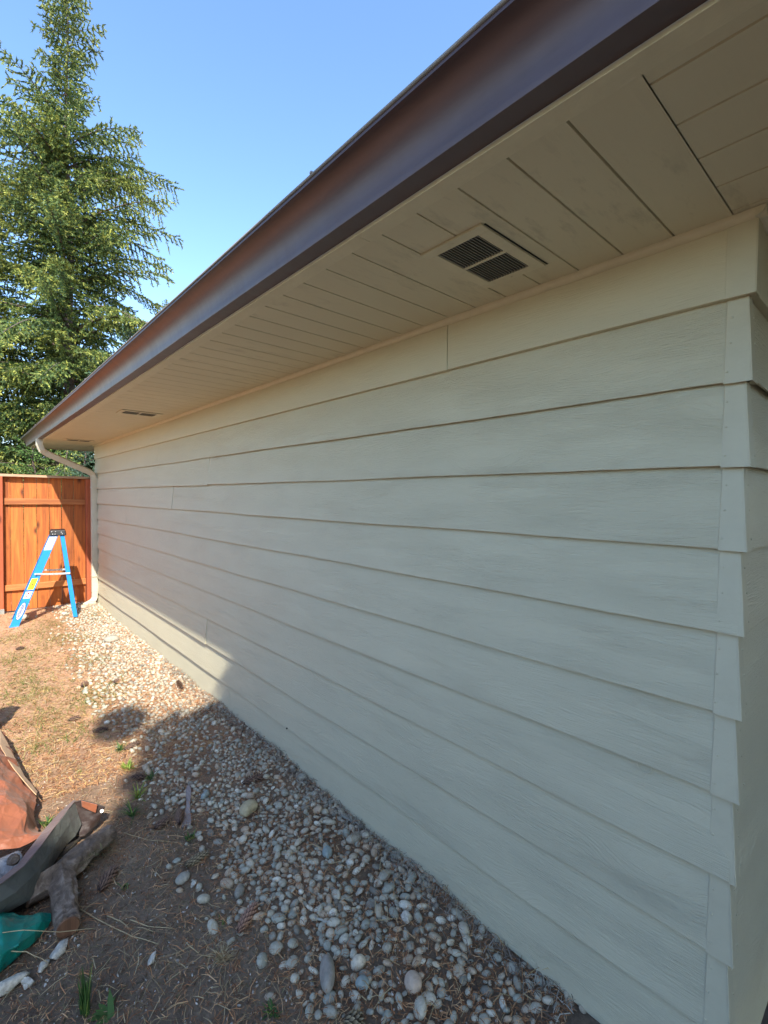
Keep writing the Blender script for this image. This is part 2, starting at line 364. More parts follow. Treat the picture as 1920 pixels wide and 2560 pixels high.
for k in range(1, 11):
    J = joints[k]; zbk = zb[k] if k < 10 else zb[10]-.004
    b = lap_board(sid_w, m_sid, YN-.018, J-.0012, zb[k-1], zbk, 'w', 0, k*7+1, house)
    b = lap_board(sid_w, m_sid, J+.0012, YF, zb[k-1], zbk+random.uniform(-.003, .003), 'w', -.0022 if k in (3, 2, 8) else 0, k*7+2, house)
    lap_board(sid_n, m_sid_end, .012, WEND, zb[k-1], zbk+.001, 'n', YN, k*7+3, house, du=.12)
sid_w.build('siding', m_sid, house); sid_n.build('siding', m_sid_end, house)
# frieze boards, with their joint
m = MB(); m.box((-.032, YN-.032, zb[0]), (.0, 1.2905, ZS+.01)); m.build('frieze_board', m_frz, house, bevel=.002)
m = MB(); m.box((-.0335, 1.2925, zb[0]-.0012), (.0, YF+.01, ZS+.01)); m.build('frieze_board', m_frz, house, bevel=.002)
m = MB(); m.box((.0005, YN-.032, zb[0]), (WEND, YN, ZS+.01)); m.build('frieze_board', m_frz_end, house, bevel=.002)
m = MB(); m.box((-.035, YN-.035, zb[0]-.002), (.010, YN-.0325, ZS+.005)); m.box((-.035, YN-.0325, zb[0]-.002), (-.0325, YN+.030, ZS+.005)); m.build('frieze_corner_strip', m_cap, house, bevel=.0012)
def quarter(name, p, q, nx_, r=.021):
    m = MB(); V = []; n = 7
    for c in (p, q):
        V.append((c[0], c[1], c[2]))
        for i in range(n):
            a = math.pi/2*i/(n-1); o = r*math.cos(a)*1.0; dz = -r*math.sin(a)
            V.append((c[0]+nx_[0]*o, c[1]+nx_[1]*o, c[2]+dz))
    m.add(V, [tuple(range(n+1)), tuple(range(n+1, 2*n+2))[::-1]]+[(i, i+1, i+n+2, i+n+1) for i in range(1, n)]+[(0, 1, n+2, n+1), (n, 0, n+1, 2*n+1)])
    return m.build(name, m_trim, house)
quarter('cove_molding', (-.030, YN-.052, ZS), (-.030, YF+.01, ZS), (-1, 0))
quarter('cove_molding', (-.052, YN-.030, ZS), (WEND, YN-.030, ZS), (0, -1))
# metal corner caps, one for each course, nailed on both faces
def corner_cap(k, far=False):
    zt, z0 = zb[k-1], zb[k]; m = MB(); w_ = .030; yc = YF if far else YN; s = -1 if far else 1; r = random.Random(k)
    ft = .0012; wv = r.uniform(-.0015, .0015)
    def P(o, u_, z, side):
        # offset o outward from wall face, u_ distance from the corner
        return (-o, yc+s*(u_-o if u_ == 0 else u_), z) if side == 0 else ((u_-o if u_ == 0 else u_), yc-s*o, z)
    top, bot = .0150, .0326+wv
    zc = z0-.003
    for side in (0, 1):
        V = []
        rows = 6
        for i in range(rows+1):
            f = i/rows; z = zt+.006+(zc-zt-.006)*f; o = top+(bot-top)*f+r.uniform(-.0004, .0004)
            for uu in (0, w_*.5, w_*.92, w_):
                V.append(P(o-(.0022 if uu == w_ else 0)+(r.uniform(-.0005, .0005)), uu, z, side))
        F = [(i*4+j, i*4+j+1, i*4+j+5, i*4+j+4) for i in range(rows) for j in range(3)]
        b0 = len(V)     # bottom hem turning back under the board
        V += [P(bot-.016, uu, zc+.001, side) for uu in (w_*.2, w_*.5, w_*.92, w_)]
        F += [(rows*4+j, rows*4+j+1, b0+j+1, b0+j) for j in range(3)]
        m.add(V, F)
    # folded seam standing at the corner
    a = P(top, 0, zt+.004, 0); b = P(bot, 0, zc, 0)
    m.tube([a, b], .0019, 6)
    for side in (0, 1):
        for q in (.22, .52, .86):
            z = zt+(zc-zt)*q; o = top+(bot-top)*q; c = Vector(P(o, w_*.70+r.uniform(-.004, .004), z, side)); nv = Vector((-1, 0, 0)) if side == 0 else Vector((0, -s, 0))
            m.tube([c-nv*.002, c+nv*.0015, c+nv*.0024], [.0034, .0030, .0012], 8)
    return m.build('corner_cap', m_cap, house)
for k in range(1, 11): corner_cap(k)
for k in range(1, 11): corner_cap(k, True)
# paint drips, a knot ring, a nail left in the wall: small things that catch the light
m = MB(); c = at(1612, 1915, 0, -.012)
m.tube([c+Vector((-.0035+.0022*math.sin(a), .020*math.cos(a), .017*math.sin(a))) for a in [6.2832*i/28 for i in range(29)]], .0013, 6, cap=False); m.build('knot_ring', m_trim, house)
c = at(722, 1820, 0, -.02); m = MB(); m.tube([c+Vector((.01, 0, 0)), c+Vector((-.016, -.004, .004))], .0022, 6); m.tube([c+Vector((-.016, -.004, .004)), c+Vector((-.018, -.0045, .0045))], .005, 8); m.build('nail', m_dark, house)
# foundation, walls behind the boards
m = MB(); m.box((.004, YN+.004, -.5), (WEND, YF-.004, ZS)); m.build('wall', m_conc, house)
m = MB(); m.box((-.008, YN-.008, -.5), (WEND, YF+.004, zb[10]+.012)); m.build('foundation', m_conc, house, bevel=.004)
# soffit, tongue-and-groove boards across the eave, running the other way past the corners
def grooved(along, u0, u1, seams, v0, v1, z, th=.012, g=.0030, dp=.009):
    """plane with V grooves at seams (coordinate v); strips run along u"""
    cuts = []
    for s_ in sorted(seams):
        if v0+.005 < s_ < v1-.005: cuts += [(s_-g, 0), (s_-.0006, dp), (s_+.0006, dp), (s_+g, 0)]
    pts = [(v0, 0)]+cuts+[(v1, 0)]; V = []; F = []
    nu = max(1, int((u1-u0)/.3))
    for i in range(nu+1):
        u = u0+(u1-u0)*i/nu
        for (v, d_) in pts: V.append((u, v, z+d_) if along == 'x' else (v, u, z+d_))
    n = len(pts)
    for i in range(nu):
        for j in range(n-1): F.append((i*n+j, i*n+j+1, (i+1)*n+j+1, (i+1)*n+j))
    b = len(V)
    for (u, v) in ((u0, v0), (u1, v0), (u1, v1), (u0, v1)): V.append((u, v, z+th+.01) if along == 'x' else (v, u, z+th+.01))
    F.append((b, b+1, b+2, b+3)); return V, F
YR0, YR1 = -.36, 9.04                               # the roof's two ends
EW = .1336
vents = [(.785, 1.005), (4.47, 4.69), (7.33, 7.55)]
seams = [.3363+EW*i for i in range(0, 60)]
m = MB()
V, F = grooved('x', -.641, -.001, [s for s in seams if s < YF-.03 and s > .34], .3372, YF, ZS); m.add(V, F)
m.build('soffit', m_sof, house)
m = MB()
V, F = grooved('y', YR0+.03, .3354, [-.607+.1345*i for i in range(0, 60)], -.641, WEND+.5, ZS+.0014); m.add(V, F); m.build('soffit', m_sof, house)
m = MB(); V, F = grooved('y', YF+.0015, YR1, [-.607+.1345*i for i in range(0, 60)], -.641, WEND+.5, ZS+.0014); m.add(V, F); m.build('soffit', m_sof, house)
m = MB()
y = YR0
for yy in (1.05, 3.4, 5.9, YR1):
    m.box((-.690, y+.0005, ZS-.003), (-.6415, yy-.0005, ZS+.13)); y = yy
m.build('fascia', m_trim, house, bevel=.0012)
m = MB(); m.box((-.690, YR0-.02, ZS-.02), (WEND+.5, YR0, ZS+.13)); m.build('barge_board', m_trim, house, bevel=.0015)
m = MB(); m.box((-.690, YR1, ZS-.012), (WEND+.5, YR1+.02, ZS+.13)); m.build('barge_board', m_trim, house, bevel=.0015)
# soffit vents
v0 = None
def soffit_vent(x0, x1, y0, y1):
    fr = MB(); z = ZS-.0065; t_ = .004; i = .034
    xa, xb, ya, yb = x0+i, x1-i, y0+.036, y1-.036; xm = (xa+xb)/2
    fr.box((x0, y0, z), (xa, y1, ZS-.0002)); fr.box((xb, y0, z), (x1, y1, ZS-.0002))
    fr.box((xa, y0, z), (xb, ya, ZS-.0002)); fr.box((xa, yb, z), (xb, y1, ZS-.0002)); fr.box((xm-.006, ya, z), (xm+.006, yb, ZS-.0002))
    f = fr.build('soffit_vent', m_trim, house, bevel=.001)
    bk = MB(); bk.box((xa, ya, ZS-.0012), (xb, yb, ZS-.0004)); bk.build('vent_shade_plate', m_dark, f)  # black plate in place of the shade inside the vent
    sl_ = MB(); n = 15
    for (a, b) in ((xa, xm-.006), (xm+.006, xb)):
        for j in range(n):
            yy = ya+(yb-ya)*(j+.5)/n; h = (yb-ya)/n*.22
            sl_.hexa([(a, yy-h, z+.0004), (b, yy-h, z+.0004), (b, yy+h*.2, z+.0004), (a, yy+h*.2, z+.0004), (a, yy-h*.2, ZS-.0013), (b, yy-h*.2, ZS-.0013), (b, yy+h, ZS-.0013), (a, yy+h, ZS-.0013)])
    sl_.build('louvre', plain('louvre_paint', (.20, .20, .17), .5), f)
    for (x, y_) in ((x0+.015, (y0+y1)/2), (x1-.015, (y0+y1)/2)):
        sr = MB(); sr.tube([(x, y_, z+.001), (x, y_, z-.0015)], [.004, .003], 8)
        sr.build('screw', m_cap, f)
    # dark strip painted in on the corner side for the shade of a gap
    gp_ = MB(); gp_.box((x0+.01, y0-.006, ZS-.0008), (x1+.006, y0-.0005, ZS-.0002)); gp_.build('gap_shadow_strip', m_dark, f)
    return f
for i, (a, b) in enumerate(vents): soffit_vent(-.487, -.166, a, b)
# scraped board with a wedge-shaped blemish beside the vent
# gutter: cove profile
g = empty('gutter_run', (0, 0, 0)); bpy.data.objects.remove(g)
zg = ZS+.004; prof = [(-.692, zg), (-.7435, zg), (-.7445, zg+.003)]
for i in range(1, 15):
    a = math.pi/2*i/14; prof.append((-.7445-.064*(1-math.cos(a)), zg+.003+.100*math.sin(a)))
prof += [(-.8120, zg+.1035), (-.8125, zg+.116), (-.806, zg+.1175), (-.803, zg+.113), (-.802, zg+.107)]
inner = [(-.800, zg+.104)]+[(x+.0022, z+.0012) for (x, z) in prof[15:2:-1]]+[(-.742, zg+.0022), (-.692, zg+.0022)]
loop = prof+inner; n = len(loop); V = []; F = []
ysg = np.linspace(YR0, YR1+.07, 70)
for y_ in ysg:
    dz = .0022*math.sin(y_*.9+.4)+.0008*math.sin(y_*3.7)
    V += [(x, y_, z+dz) for (x, z) in loop]
for i in range(len(ysg)-1):
    for j in range(n): F.append((i*n+j, i*n+(j+1) % n, (i+1)*n+(j+1) % n, (i+1)*n+j))
m = MB(); m.V = V; m.F = F; gut = m.build('gutter', m_gut, house)
for p_ in gut.data.polygons: p_.use_smooth = True
es = gut.modifiers.new('edge', 'EDGE_SPLIT'); es.split_angle = math.radians(32)
for ye in (YR0, YR1+.07):
    m = MB(); pr_ = prof[:17]+[(-.8125, zg+.116), (-.692, zg+.116)]
    m.V = [(x, ye-.001, z) for x, z in pr_]+[(x, ye+.001, z) for x, z in pr_]; q = len(pr_)
    m.F = [tuple(range(q)), tuple(range(q, 2*q))[::-1]]+[(i, (i+1) % q, q+(i+1) % q, q+i) for i in range(q)]
    m.build('end_cap', m_gut, gut)
m = MB(); m.tube([(-.8135, YR0, zg+.1175), (-.8135, YR1+.07, zg+.1175)], .0042, 8); m.build('gutter_lip', m_lip, gut, smooth=True)
for y_ in (1.085, 2.55, 4.1, 5.6, 7.2):
    m = MB(); m.tube([(-.805, y_, zg+.116), (-.817, y_, zg+.123), (-.819, y_, zg+.124)], [.004, .0055, .003], 8); m.build('gutter_screw', m_lip, gut)
# downspout: elbow, slant, wall run, kick-out
m = MB()
def dspath():
    a = [Vector(p_) for p_ in ((-.722, 7.74, zg+.002), (-.722, 7.74, zg-.075), (-.700, 7.755, zg-.135), (-.640, 7.79, zg-.175), (-.13, 7.93, H+.335), (-.080, 7.945, H+.300), (-.060, 7.95, H+.240))]
    return a
P_ = dspath()
m.tube(P_, .031, 12, cap=False, sq=1.25, up=Vector((0, 1, 0)))
m.tube([(-.060, 7.95, H+.262), (-.060, 7.95, .20)], .0335, 12, sq=1.25, up=Vector((0, 1, 0)), cap=False)
m.tube([(-.060, 7.95, .235), (-.062, 7.948, .12), (-.075, 7.94, .085), (-.11, 7.92, .055), (-.215, 7.87, .012)], [.031, .0315, .031, .0305, .033], 12, sq=1.25, up=Vector((0, 1, 0)), cap=False)
ds = m.build('downspout', m_down, house)
m = MB()
for i in range(7):   # crimp ribs on both elbows
    a = P_[1].lerp(P_[2], i/6); m.tube([a+Vector((0, 0, .003)), a-Vector((0, 0, .003))], .0330, 12, sq=1.25, up=Vector((0, 1, 0)), cap=False)
m.build('elbow_crimp', m_down, ds); m = MB()
for i in range(6):
    z = .13+.018*i; m.tube([(-.0615, 7.9485, z), (-.0615, 7.9485, z+.005)], .0345, 12, sq=1.22, up=Vector((0, 1, 0)), cap=False)

for z in (H+.10, .42):
    m = MB(); m.box((-.099, 7.905, z), (-.0225, 7.997, z+.022)); m.build('strap', m_down, ds)
# roof: slab rising from the eave
def slab(z0, th, xa, xb, ya, yb, sl_):
    m = MB(); m.hexa([(xa, ya, z0), (xb, ya, z0+(xb-xa)*sl_), (xb, yb, z0+(xb-xa)*sl_), (xa, yb, z0), (xa, ya, z0+th), (xb, ya, z0+th+(xb-xa)*sl_), (xb, yb, z0+th+(xb-xa)*sl_), (xa, yb, z0+th)]); return m
slab(ZS+.132, .03, -.745, 3.6, YR0-.04, YR1+.04, .27).build('roof', m_roof, house)
m = MB(); m.hexa([(3.6, YR0-.04, ZS+.132+4.345*.27), (8.0, YR0-.04, ZS+.0), (8.0, YR1+.04, ZS+.0), (3.6, YR1+.04, ZS+.132+4.345*.27), (3.6, YR0-.04, ZS+.162+4.345*.27), (8.0, YR0-.04, ZS+.03), (8.0, YR1+.04, ZS+.03), (3.6, YR1+.04, ZS+.162+4.345*.27)]); m.build('roof', m_roof, house)
for (ya, yb) in ((YR0, YR0+.02), (YR1-.002, YR1+.018)):
    m = MB(); m.V = [(x, y_, z) for y_ in (ya+.001, yb-.001) for (x, z) in ((-.6, ZS+.10), (7.5, ZS+.10), (3.6, ZS+.13+4.3*.27))]; m.F = [(0, 1, 2), (5, 4, 3), (0, 3, 4, 1), (1, 4, 5, 2), (2, 5, 3, 0)]; m.build('gable', m_trim, house)

# ------------------------------------------------------------------ fence
fence = empty('fence', (-.6, 8.14, 0), label='orange stained cedar board fence closing the end of the yard', cat='fence')
FO = Vector((-.6, 8.14, 0))
def fpart(mb, name, mat, bevel=.003, lab=None):
    mb.V = [tuple(Vector(v)-FO) for v in mb.V]; o = mb.build(name, mat, fence, bevel=bevel)
    if lab: o['label'] = lab
    return o
def fence_boards(edges, zt=H+.232):
    m = MB()
    for a, b in zip(edges[:-1], edges[1:]):
        j = random.uniform(-.004, .004); gp1 = random.uniform(.004, .007)
        t1 = random.uniform(-.002, .002)
        m.hexa([(a+gp1/2, 8.14+j, .02), (b-gp1/2, 8.14+j, .02), (b-gp1/2, 8.157+j, .02), (a+gp1/2, 8.157+j, .02), (a+gp1/2+t1, 8.14+j, zt), (b-gp1/2+t1, 8.14+j, zt), (b-gp1/2+t1, 8.157+j, zt), (a+gp1/2+t1, 8.157+j, zt)])
    fpart(m, 'boards', m_cedar, .002)
fence_boards([-1.150, -1.006, -.863, -.717, -.572, -.429, -.283, -.140, .02])
fence_boards([-1.24-.145*i for i in range(15, -1, -1)])
for (xa, xb) in ((-1.087, -.142), (-3.3, -1.19)):
    m = MB(); m.hexa([(xa, 8.100, H-.139), (xb, 8.100, H-.140), (xb, 8.138, H-.140), (xa, 8.138, H-.139), (xa, 8.100, H-.052), (xb, 8.100, H-.068), (xb, 8.138, H-.068), (xa, 8.138, H-.052)]); fpart(m, 'rail', m_cedar_x)
    m = MB(); m.hexa([(xa, 8.100, H-1.302), (xb, 8.100, H-1.305), (xb, 8.138, H-1.305), (xa, 8.138, H-1.302), (xa, 8.100, H-1.222), (xb, 8.100, H-1.222), (xb, 8.138, H-1.222), (xa, 8.138, H-1.222)]); fpart(m, 'rail', m_cedar_x)
    m = MB(); m.hexa([(xa, 8.05, H+.233), (xb, 8.05, H+.233), (xb, 8.138, H+.233), (xa, 8.138, H+.233), (xa, 8.05, H+.262), (xb, 8.05, H+.262), (xb, 8.138, H+.262), (xa, 8.138, H+.262)])
m = MB(); m.hexa([(-3.3, 8.06, H+.236), (-.02, 8.06, H+.232), (-.02, 8.20, H+.232), (-3.3, 8.20, H+.236), (-3.3, 8.06, H+.274), (-.02, 8.06, H+.264), (-.02, 8.20, H+.264), (-3.3, 8.20, H+.274)]); fpart(m, 'cap_board', m_capw)
m = MB(); m.box((-1.188, 8.045, -.3), (-1.088, 8.138, H+.234)); fpart(m, 'post', m_post, .005)
m = MB(); m.box((-1.192, 8.041, -.2), (-1.084, 8.142, .075)); fpart(m, 'post_foot', m_conc, .005)
m = MB(); m.box((-.141, 8.02, -.3), (-.045, 8.138, H+.230)); fpart(m, 'post', m_post, .005)
m = MB(); m.box((-3.3, 8.045, -.3), (-3.2, 8.138, H+.234)); fpart(m, 'post', m_post, .005)

# ------------------------------------------------------------------ step ladder
def ladder():
    m_blue = plain('blue_fibreglass', (.010, .235, .62), .42, noise=.07, scale=30); m_blk = plain('black_plastic', (.012, .012, .014), .5)
    m_alu = plain('aluminium', (.62, .62, .62), .35, .6); m_wh = plain('white_sticker', (.75, .76, .78), .5, noise=.03)
    m_yel = plain('yellow_sticker', (.80, .66, .02), .5, noise=.03); m_red = plain('red_print', (.5, .03, .02), .5); m_navy = plain('navy_print', (.02, .05, .25), .5)
    B = Vector((-.73, 7.42, 0)); rz = -.11                  # local x: from front feet to rear feet, local y: into the picture
    t = empty('step_ladder', B, rz, label='blue fibreglass step ladder with black top standing open before the fence', cat='ladder')
    Wt, Wb = .155, .215                                     # half widths, top / bottom
    def rail(x0, z0, x1, z1, w_, side, name):
        m = MB(); s = side; yb_, yt = s*Wb, s*Wt; th = .0035; dp = .028*(-s)
        p = Vector((x0, yb_, z0)); q = Vector((x1, yt, z1))
        def slabp(xo0, xo1, ya, yb2): m.hexa([p+Vector((xo0, ya, 0)), p+Vector((xo1, ya, 0)), p+Vector((xo1, yb2, 0)), p+Vector((xo0, yb2, 0)), q+Vector((xo0, ya, 0)), q+Vector((xo1, ya, 0)), q+Vector((xo1, yb2, 0)), q+Vector((xo0, yb2, 0))])
        slabp(-w_/2, w_/2, 0, th*(-s)); slabp(-w_/2, -w_/2+th, th*(-s), dp); slabp(w_/2-th, w_/2, th*(-s), dp)
        return m.build(name, m_blue, t, bevel=.0012)
    FT, FB = (.118, 1.085), (-.285, .0)                     # front rail centre line (x,z) top, bottom
    RT, RB = (.205, 1.085), (.338, .035)
    for s in (-1, 1):
        rail(FB[0], FB[1], FT[0], FT[1], .090, s, 'front_rail'); rail(RB[0], RB[1], RT[0], RT[1], .046, s, 'rear_leg')
        m = MB(); m.box((FB[0]-.05, s*Wb-.018, -.014), (FB[0]+.05, s*Wb+.018, .010)); m.build('foot', m_blk if s > 0 else m_blue, t, bevel=.003)
    for f in (.24, .50, .76):
        x = FB[0]+(FT[0]-FB[0])*f; z = f*1.085; wv = Wb+(Wt-Wb)*f-.004; m = MB()
        m.box((x-.030, -wv, z-.004), (x+.052, wv, z)); m.box((x-.030, -wv, z-.03), (x-.027, wv, z-.004)); m.box((x+.049, -wv, z-.03), (x+.052, wv, z-.004))
        m.build('step', m_alu, t, bevel=.001)
    for zz in (.30, .80):
        m = MB(); x = RB[0]+(RT[0]-RB[0])*zz/1.085; wv = Wb+(Wt-Wb)*zz/1.085; m.box((x+.012, -wv+.004, zz-.018), (x+.019, wv-.004, zz+.018)); m.build('rear_brace', m_alu, t, bevel=.001)
    m = MB(); m.hexa([(.068, -.175, 1.082), (.250, -.175, 1.082), (.250, .175, 1.082), (.068, .175, 1.082), (.082, -.165, 1.150), (.240, -.165, 1.150), (.240, .165, 1.150), (.082, .165, 1.150)])
    cp = m.build('top_cap', m_blk, t, bevel=.010)
    for (x, z) in ((.095, 1.135), (.135, 1.135), (.105, 1.103), (.130, 1.103), (.195, 1.125), (.205, 1.105)):
        m = MB(); m.tube([(x, -.168, z), (x, -.179, z)], .0062, 8); m.build('rivet', m_alu, cp)
    for s in (-1, 1):
        m = MB(); y_ = s*.198; m.beam((-.075, y_, .618), (.115, y_, .602), .005, .022); m.beam((.095, y_+.004, .602), (.285, y_+.004, .600), .005, .022)
        m.tube([(.105, y_-.006, .603), (.105, y_+.008, .603)], .012, 10); m.tube([(-.072, y_-.010, .618), (-.072, y_+.006, .618)], .013, 10); m.tube([(.278, y_-.010, .601), (.278, y_+.006, .601)], .011, 10)
        m.build('spreader_bar', m_alu, t, bevel=.001)
    # stickers lying on the outer face of the near front rail
    def on_rail(f0, f1, w0, w1, mat, name, off=.0015):
        m = MB(); V = []
        for (f, wx) in ((f0, w0), (f0, w1), (f1, w1), (f1, w0)):
            V.append((FB[0]+(FT[0]-FB[0])*f+wx, -(Wb+(Wt-Wb)*f)-off, f*1.085))
        m.add(V+[(v[0], v[1]+.0008, v[2]) for v in V], [(0, 1, 2, 3), (7, 6, 5, 4), (0, 1, 5, 4), (1, 2, 6, 5), (2, 3, 7, 6), (3, 0, 4, 7)]); return m.build(name, mat, t)
    on_rail(.835, .985, -.040, .036, m_wh, 'sticker').__setitem__('label', 'blank white sticker at the top of the rail')
    a = on_rail(.395, .520, -.034, .030, m_yel, 'sticker'); a['label'] = 'yellow warning sticker'
    on_rail(.300, .385, -.034, .032, m_wh, 'sticker').__setitem__('label', 'white sticker with a red print')
    on_rail(.375, .388, -.034, .032, m_navy, 'sticker_heading', .0025)
    on_rail(.345, .362, -.012, .010, m_red, 'sticker_print', .0025); on_rail(.318, .330, -.020, -.004, m_red, 'sticker_print', .0025)
    on_rail(.445, .465, -.010, .010, plain('brown_print', (.25, .12, .02), .6), 'sticker_print', .0025)
    # oval emblem: navy rim, white field, lettering running up the rail
    ang = math.atan2(1.085, FT[0]-FB[0]); cx = FB[0]+(FT[0]-FB[0])*.165; cz = .165*1.085
    def oval(a_, b_, off, mat, name):
        m = MB(); n_ = 28; ca, sa = math.cos(ang), math.sin(ang)
        V = []
        for yy in (0, .0006):
            for i in range(n_):
                t_ = 2*math.pi*i/n_; lx = a_*math.cos(t_)*abs(math.cos(t_))**.15; lz = b_*math.sin(t_)
                V.append((cx+lx*ca-lz*sa, -(Wb+(Wt-Wb)*.165)-off+yy-(lx*sa)*0, cz+lx*sa+lz*ca))
        m.add(V, [tuple(range(n_)), tuple(range(n_, 2*n_))[::-1]]+[(i, (i+1) % n_, n_+(i+1) % n_, n_+i) for i in range(n_)]); return m.build(name, mat, t)
    # the rail leans, so sit the emblem just proud of its face all along
    oval(.112, .033, .0075, m_navy, 'emblem_rim'); oval(.104, .028, .0085, m_wh, 'emblem')
    tx = bpy.data.curves.new('emblem_lettering', 'FONT'); tx.body = 'WERNER'; tx.size = .040; tx.align_x = 'CENTER'; tx.align_y = 'CENTER'; tx.extrude = .0004; tx.offset = .0012
    tmp = bpy.data.objects.new('tmp', tx); me = bpy.data.meshes.new_from_object(tmp); bpy.data.objects.remove(tmp); bpy.data.curves.remove(tx)
    me.materials.clear(); me.materials.append(m_navy); o = bpy.data.objects.new('emblem_lettering', me); COL.objects.link(o); o.parent = t
    o.location = (cx, -(Wb+(Wt-Wb)*.165)-.0095, cz); o.rotation_euler = Matrix.Rotation(math.pi/2, 3, 'X').to_euler(); o.rotation_euler = (Matrix.Rotation(-ang, 3, 'Y') @ Matrix.Rotation(math.pi/2, 3, 'X')).to_euler()
ladder()

# ------------------------------------------------------------------ scatter helpers
def ico(sub):
    bm = bmesh.new(); bmesh.ops.create_icosphere(bm, subdivisions=sub, radius=1); V = np.array([v.co[:] for v in bm.verts]); F = np.array([[v.index for v in f.verts] for f in bm.faces]); bm.free(); return V, F
I1, I2, I3 = ico(1), ico(2), ico(3)
def rotz(a): c, s = math.cos(a), math.sin(a); return np.array([[c, -s, 0], [s, c, 0], [0, 0, 1]])
def rot_rand(tilt=.35):
    a = rng.uniform(0, 2*math.pi); b = rng.normal(0, tilt); c = rng.normal(0, tilt)
    rx = np.array([[1, 0, 0], [0, math.cos(b), -math.sin(b)], [0, math.sin(b), math.cos(b)]]); ry = np.array([[math.cos(c), 0, math.sin(c)], [0, 1, 0], [-math.sin(c), 0, math.cos(c)]])
    return rotz(a) @ rx @ ry
def pebble(base, r, ax=None, lump=.14):
    V, F = base; s = np.array(ax if ax is not None else [r*rng.uniform(1.0, 1.55), r*rng.uniform(.8, 1.0), r*rng.uniform(.5, .8)])
    d = np.ones(len(V))
    for _ in range(3):
        k = rng.normal(size=3); k /= np.linalg.norm(k); d += lump*np.clip(V@k, -1, 1)**2*rng.choice([-1, 1])*rng.uniform(.3, 1)
        d += lump*.5*(V@k)*rng.uniform(-1, 1)
    # flatten one or two facets, as on worn stones
    for _ in range(rng.integers(0, 5)):
        k = rng.normal(size=3); k /= np.linalg.norm(k); h = rng.uniform(.6, .85); q = V@k; d = np.where(q > h, d*(h/q)**.7, d)
    return (V*d[:, None])*s
def poisson(n_try, sampler, radf, occ=None):
    cell = .05; grid = {} if occ is None else occ; out = []
    for _ in range(n_try):
        x, y = sampler(); r = radf(x, y)
        if r <= 0: continue
        i, j = int(math.floor(x/cell)), int(math.floor(y/cell)); ok = True
        for a in range(i-2, i+3):
            for b in range(j-2, j+3):
                for (qx, qy, qr) in grid.get((a, b), ()):
                    if (qx-x)**2+(qy-y)**2 < ((qr+r)*.85)**2: ok = False; break
                if not ok: break
            if not ok: break
        if ok: grid.setdefault((i, j), []).append((x, y, r)); out.append((x, y, r))
    return out
# ------------------------------------------------------------------ single stones, each a thing
occ = {}
def occupy(x, y, r):
    occ.setdefault((int(math.floor(x/.05)), int(math.floor(y/.05))), []).append((x, y, r))
def hull(ax, seed, n=15):
    R_ = np.random.default_rng(int(seed)); P = R_.normal(size=(n, 3)); P /= np.linalg.norm(P, axis=1, keepdims=True); P *= np.array(ax)*R_.uniform(.75, 1.1, (n, 1))
    bm = bmesh.new(); [bm.verts.new(p) for p in P]; bm.verts.ensure_lookup_table(); r_ = bmesh.ops.convex_hull(bm, input=bm.verts)
    bmesh.ops.subdivide_edges(bm, edges=bm.edges[:], cuts=2, use_grid_fill=True); bmesh.ops.triangulate(bm, faces=bm.faces[:])
    bmesh.ops.smooth_vert(bm, verts=bm.verts[:], factor=.35, use_axis_x=True, use_axis_y=True, use_axis_z=True)
    sc_ = min(ax)*.10
    for v in bm.verts: v.co += Vector(R_.normal(0, sc_*.5, 3))
    bm.verts.index_update(); V = np.array([v.co[:] for v in bm.verts]); F = np.array([[v.index for v in f.verts] for f in bm.faces]); bm.free(); return V, F
def stone(px, py, ax, rot, mat, label, cat='stone', name='stone', sink=.3, lump=.16, base=I3, h=0, rough=False, group=None):
    q = gp(px, py, ax[2]*.6); V = pebble(base, 1, ax, lump)
    Fx = base[1]
    if rough: V, Fx = hull(ax, px*7+py)
    if 0:
        nn = vnoise(V[:, 0]*30+V[:, 2]*17+px, V[:, 1]*30-V[:, 2]*23+py, 1.6, 77)-.5; V = V*(1+.75*nn[:, None])*(1+rng.normal(0, .03, (len(V), 1)))
    z = float(gzn(q.x, q.y)); V = V @ rotz(rot).T
    o = np_mesh(name, V, Fx, mat, smooth=not rough, loc=(q.x, q.y, z+ax[2]*(1-sink)+h)); tag(o, label, cat, group); occupy(q.x, q.y, max(ax[0], ax[1])*.9)
    return o
def stone_mat(name, c, var=.2, sc_=40): return plain(name, c, .8, noise=var, scale=sc_, bmp=.006)
m_tan = stone_mat('tan_stone', (.42, .36, .22)); m_white = stone_mat('chalky_stone', (.52, .48, .39), .35, 60); m_grey = stone_mat('grey_stone', (.33, .31, .25)); m_blues = stone_mat('blue_grey_stone', (.27, .32, .30)); m_pink = stone_mat('pink_tan_stone', (.50, .39, .29))
stone(622, 2019, (.052, .046, .036), .5, m_tan, 'smooth tan fist-sized rock at the edge of the gravel strip', 'rock', 'rock')
stone(818, 2440, (.026, .052, .026), -.55, stone_mat('brown_grey_stone', (.30, .27, .22)), 'long brown-grey oval stone lying at the dirt edge of the gravel', base=I3)
stone(907, 2465, (.023, .027, .018), .2, m_blues, 'round blue-grey stone right of the long brown-grey oval stone')
stone(1032, 2457, (.034, .033, .024), .4, m_pink, 'large pinkish tan round stone among grey pebbles near the siding')
stone(1018, 2297, (.030, .026, .024), .2, m_white, 'rough white chunk lying in the middle of the gravel', 'rock', 'rock', lump=.3, base=I2, rough=True)
stone(898, 2232, (.024, .017, .010), .2, m_white, 'small flat white chip between the gravel pebbles', 'rock', 'rock', lump=.3, base=I2, rough=True)
stone(818, 2137, (.034, .024, .018), 1.0, m_blues, 'blue-grey angular stone on the upper part of the gravel')
stone(515, 1988, (.040, .020, .016), .8, m_blues, 'flat grey slab-like stone left of the tan rock', lump=.2)
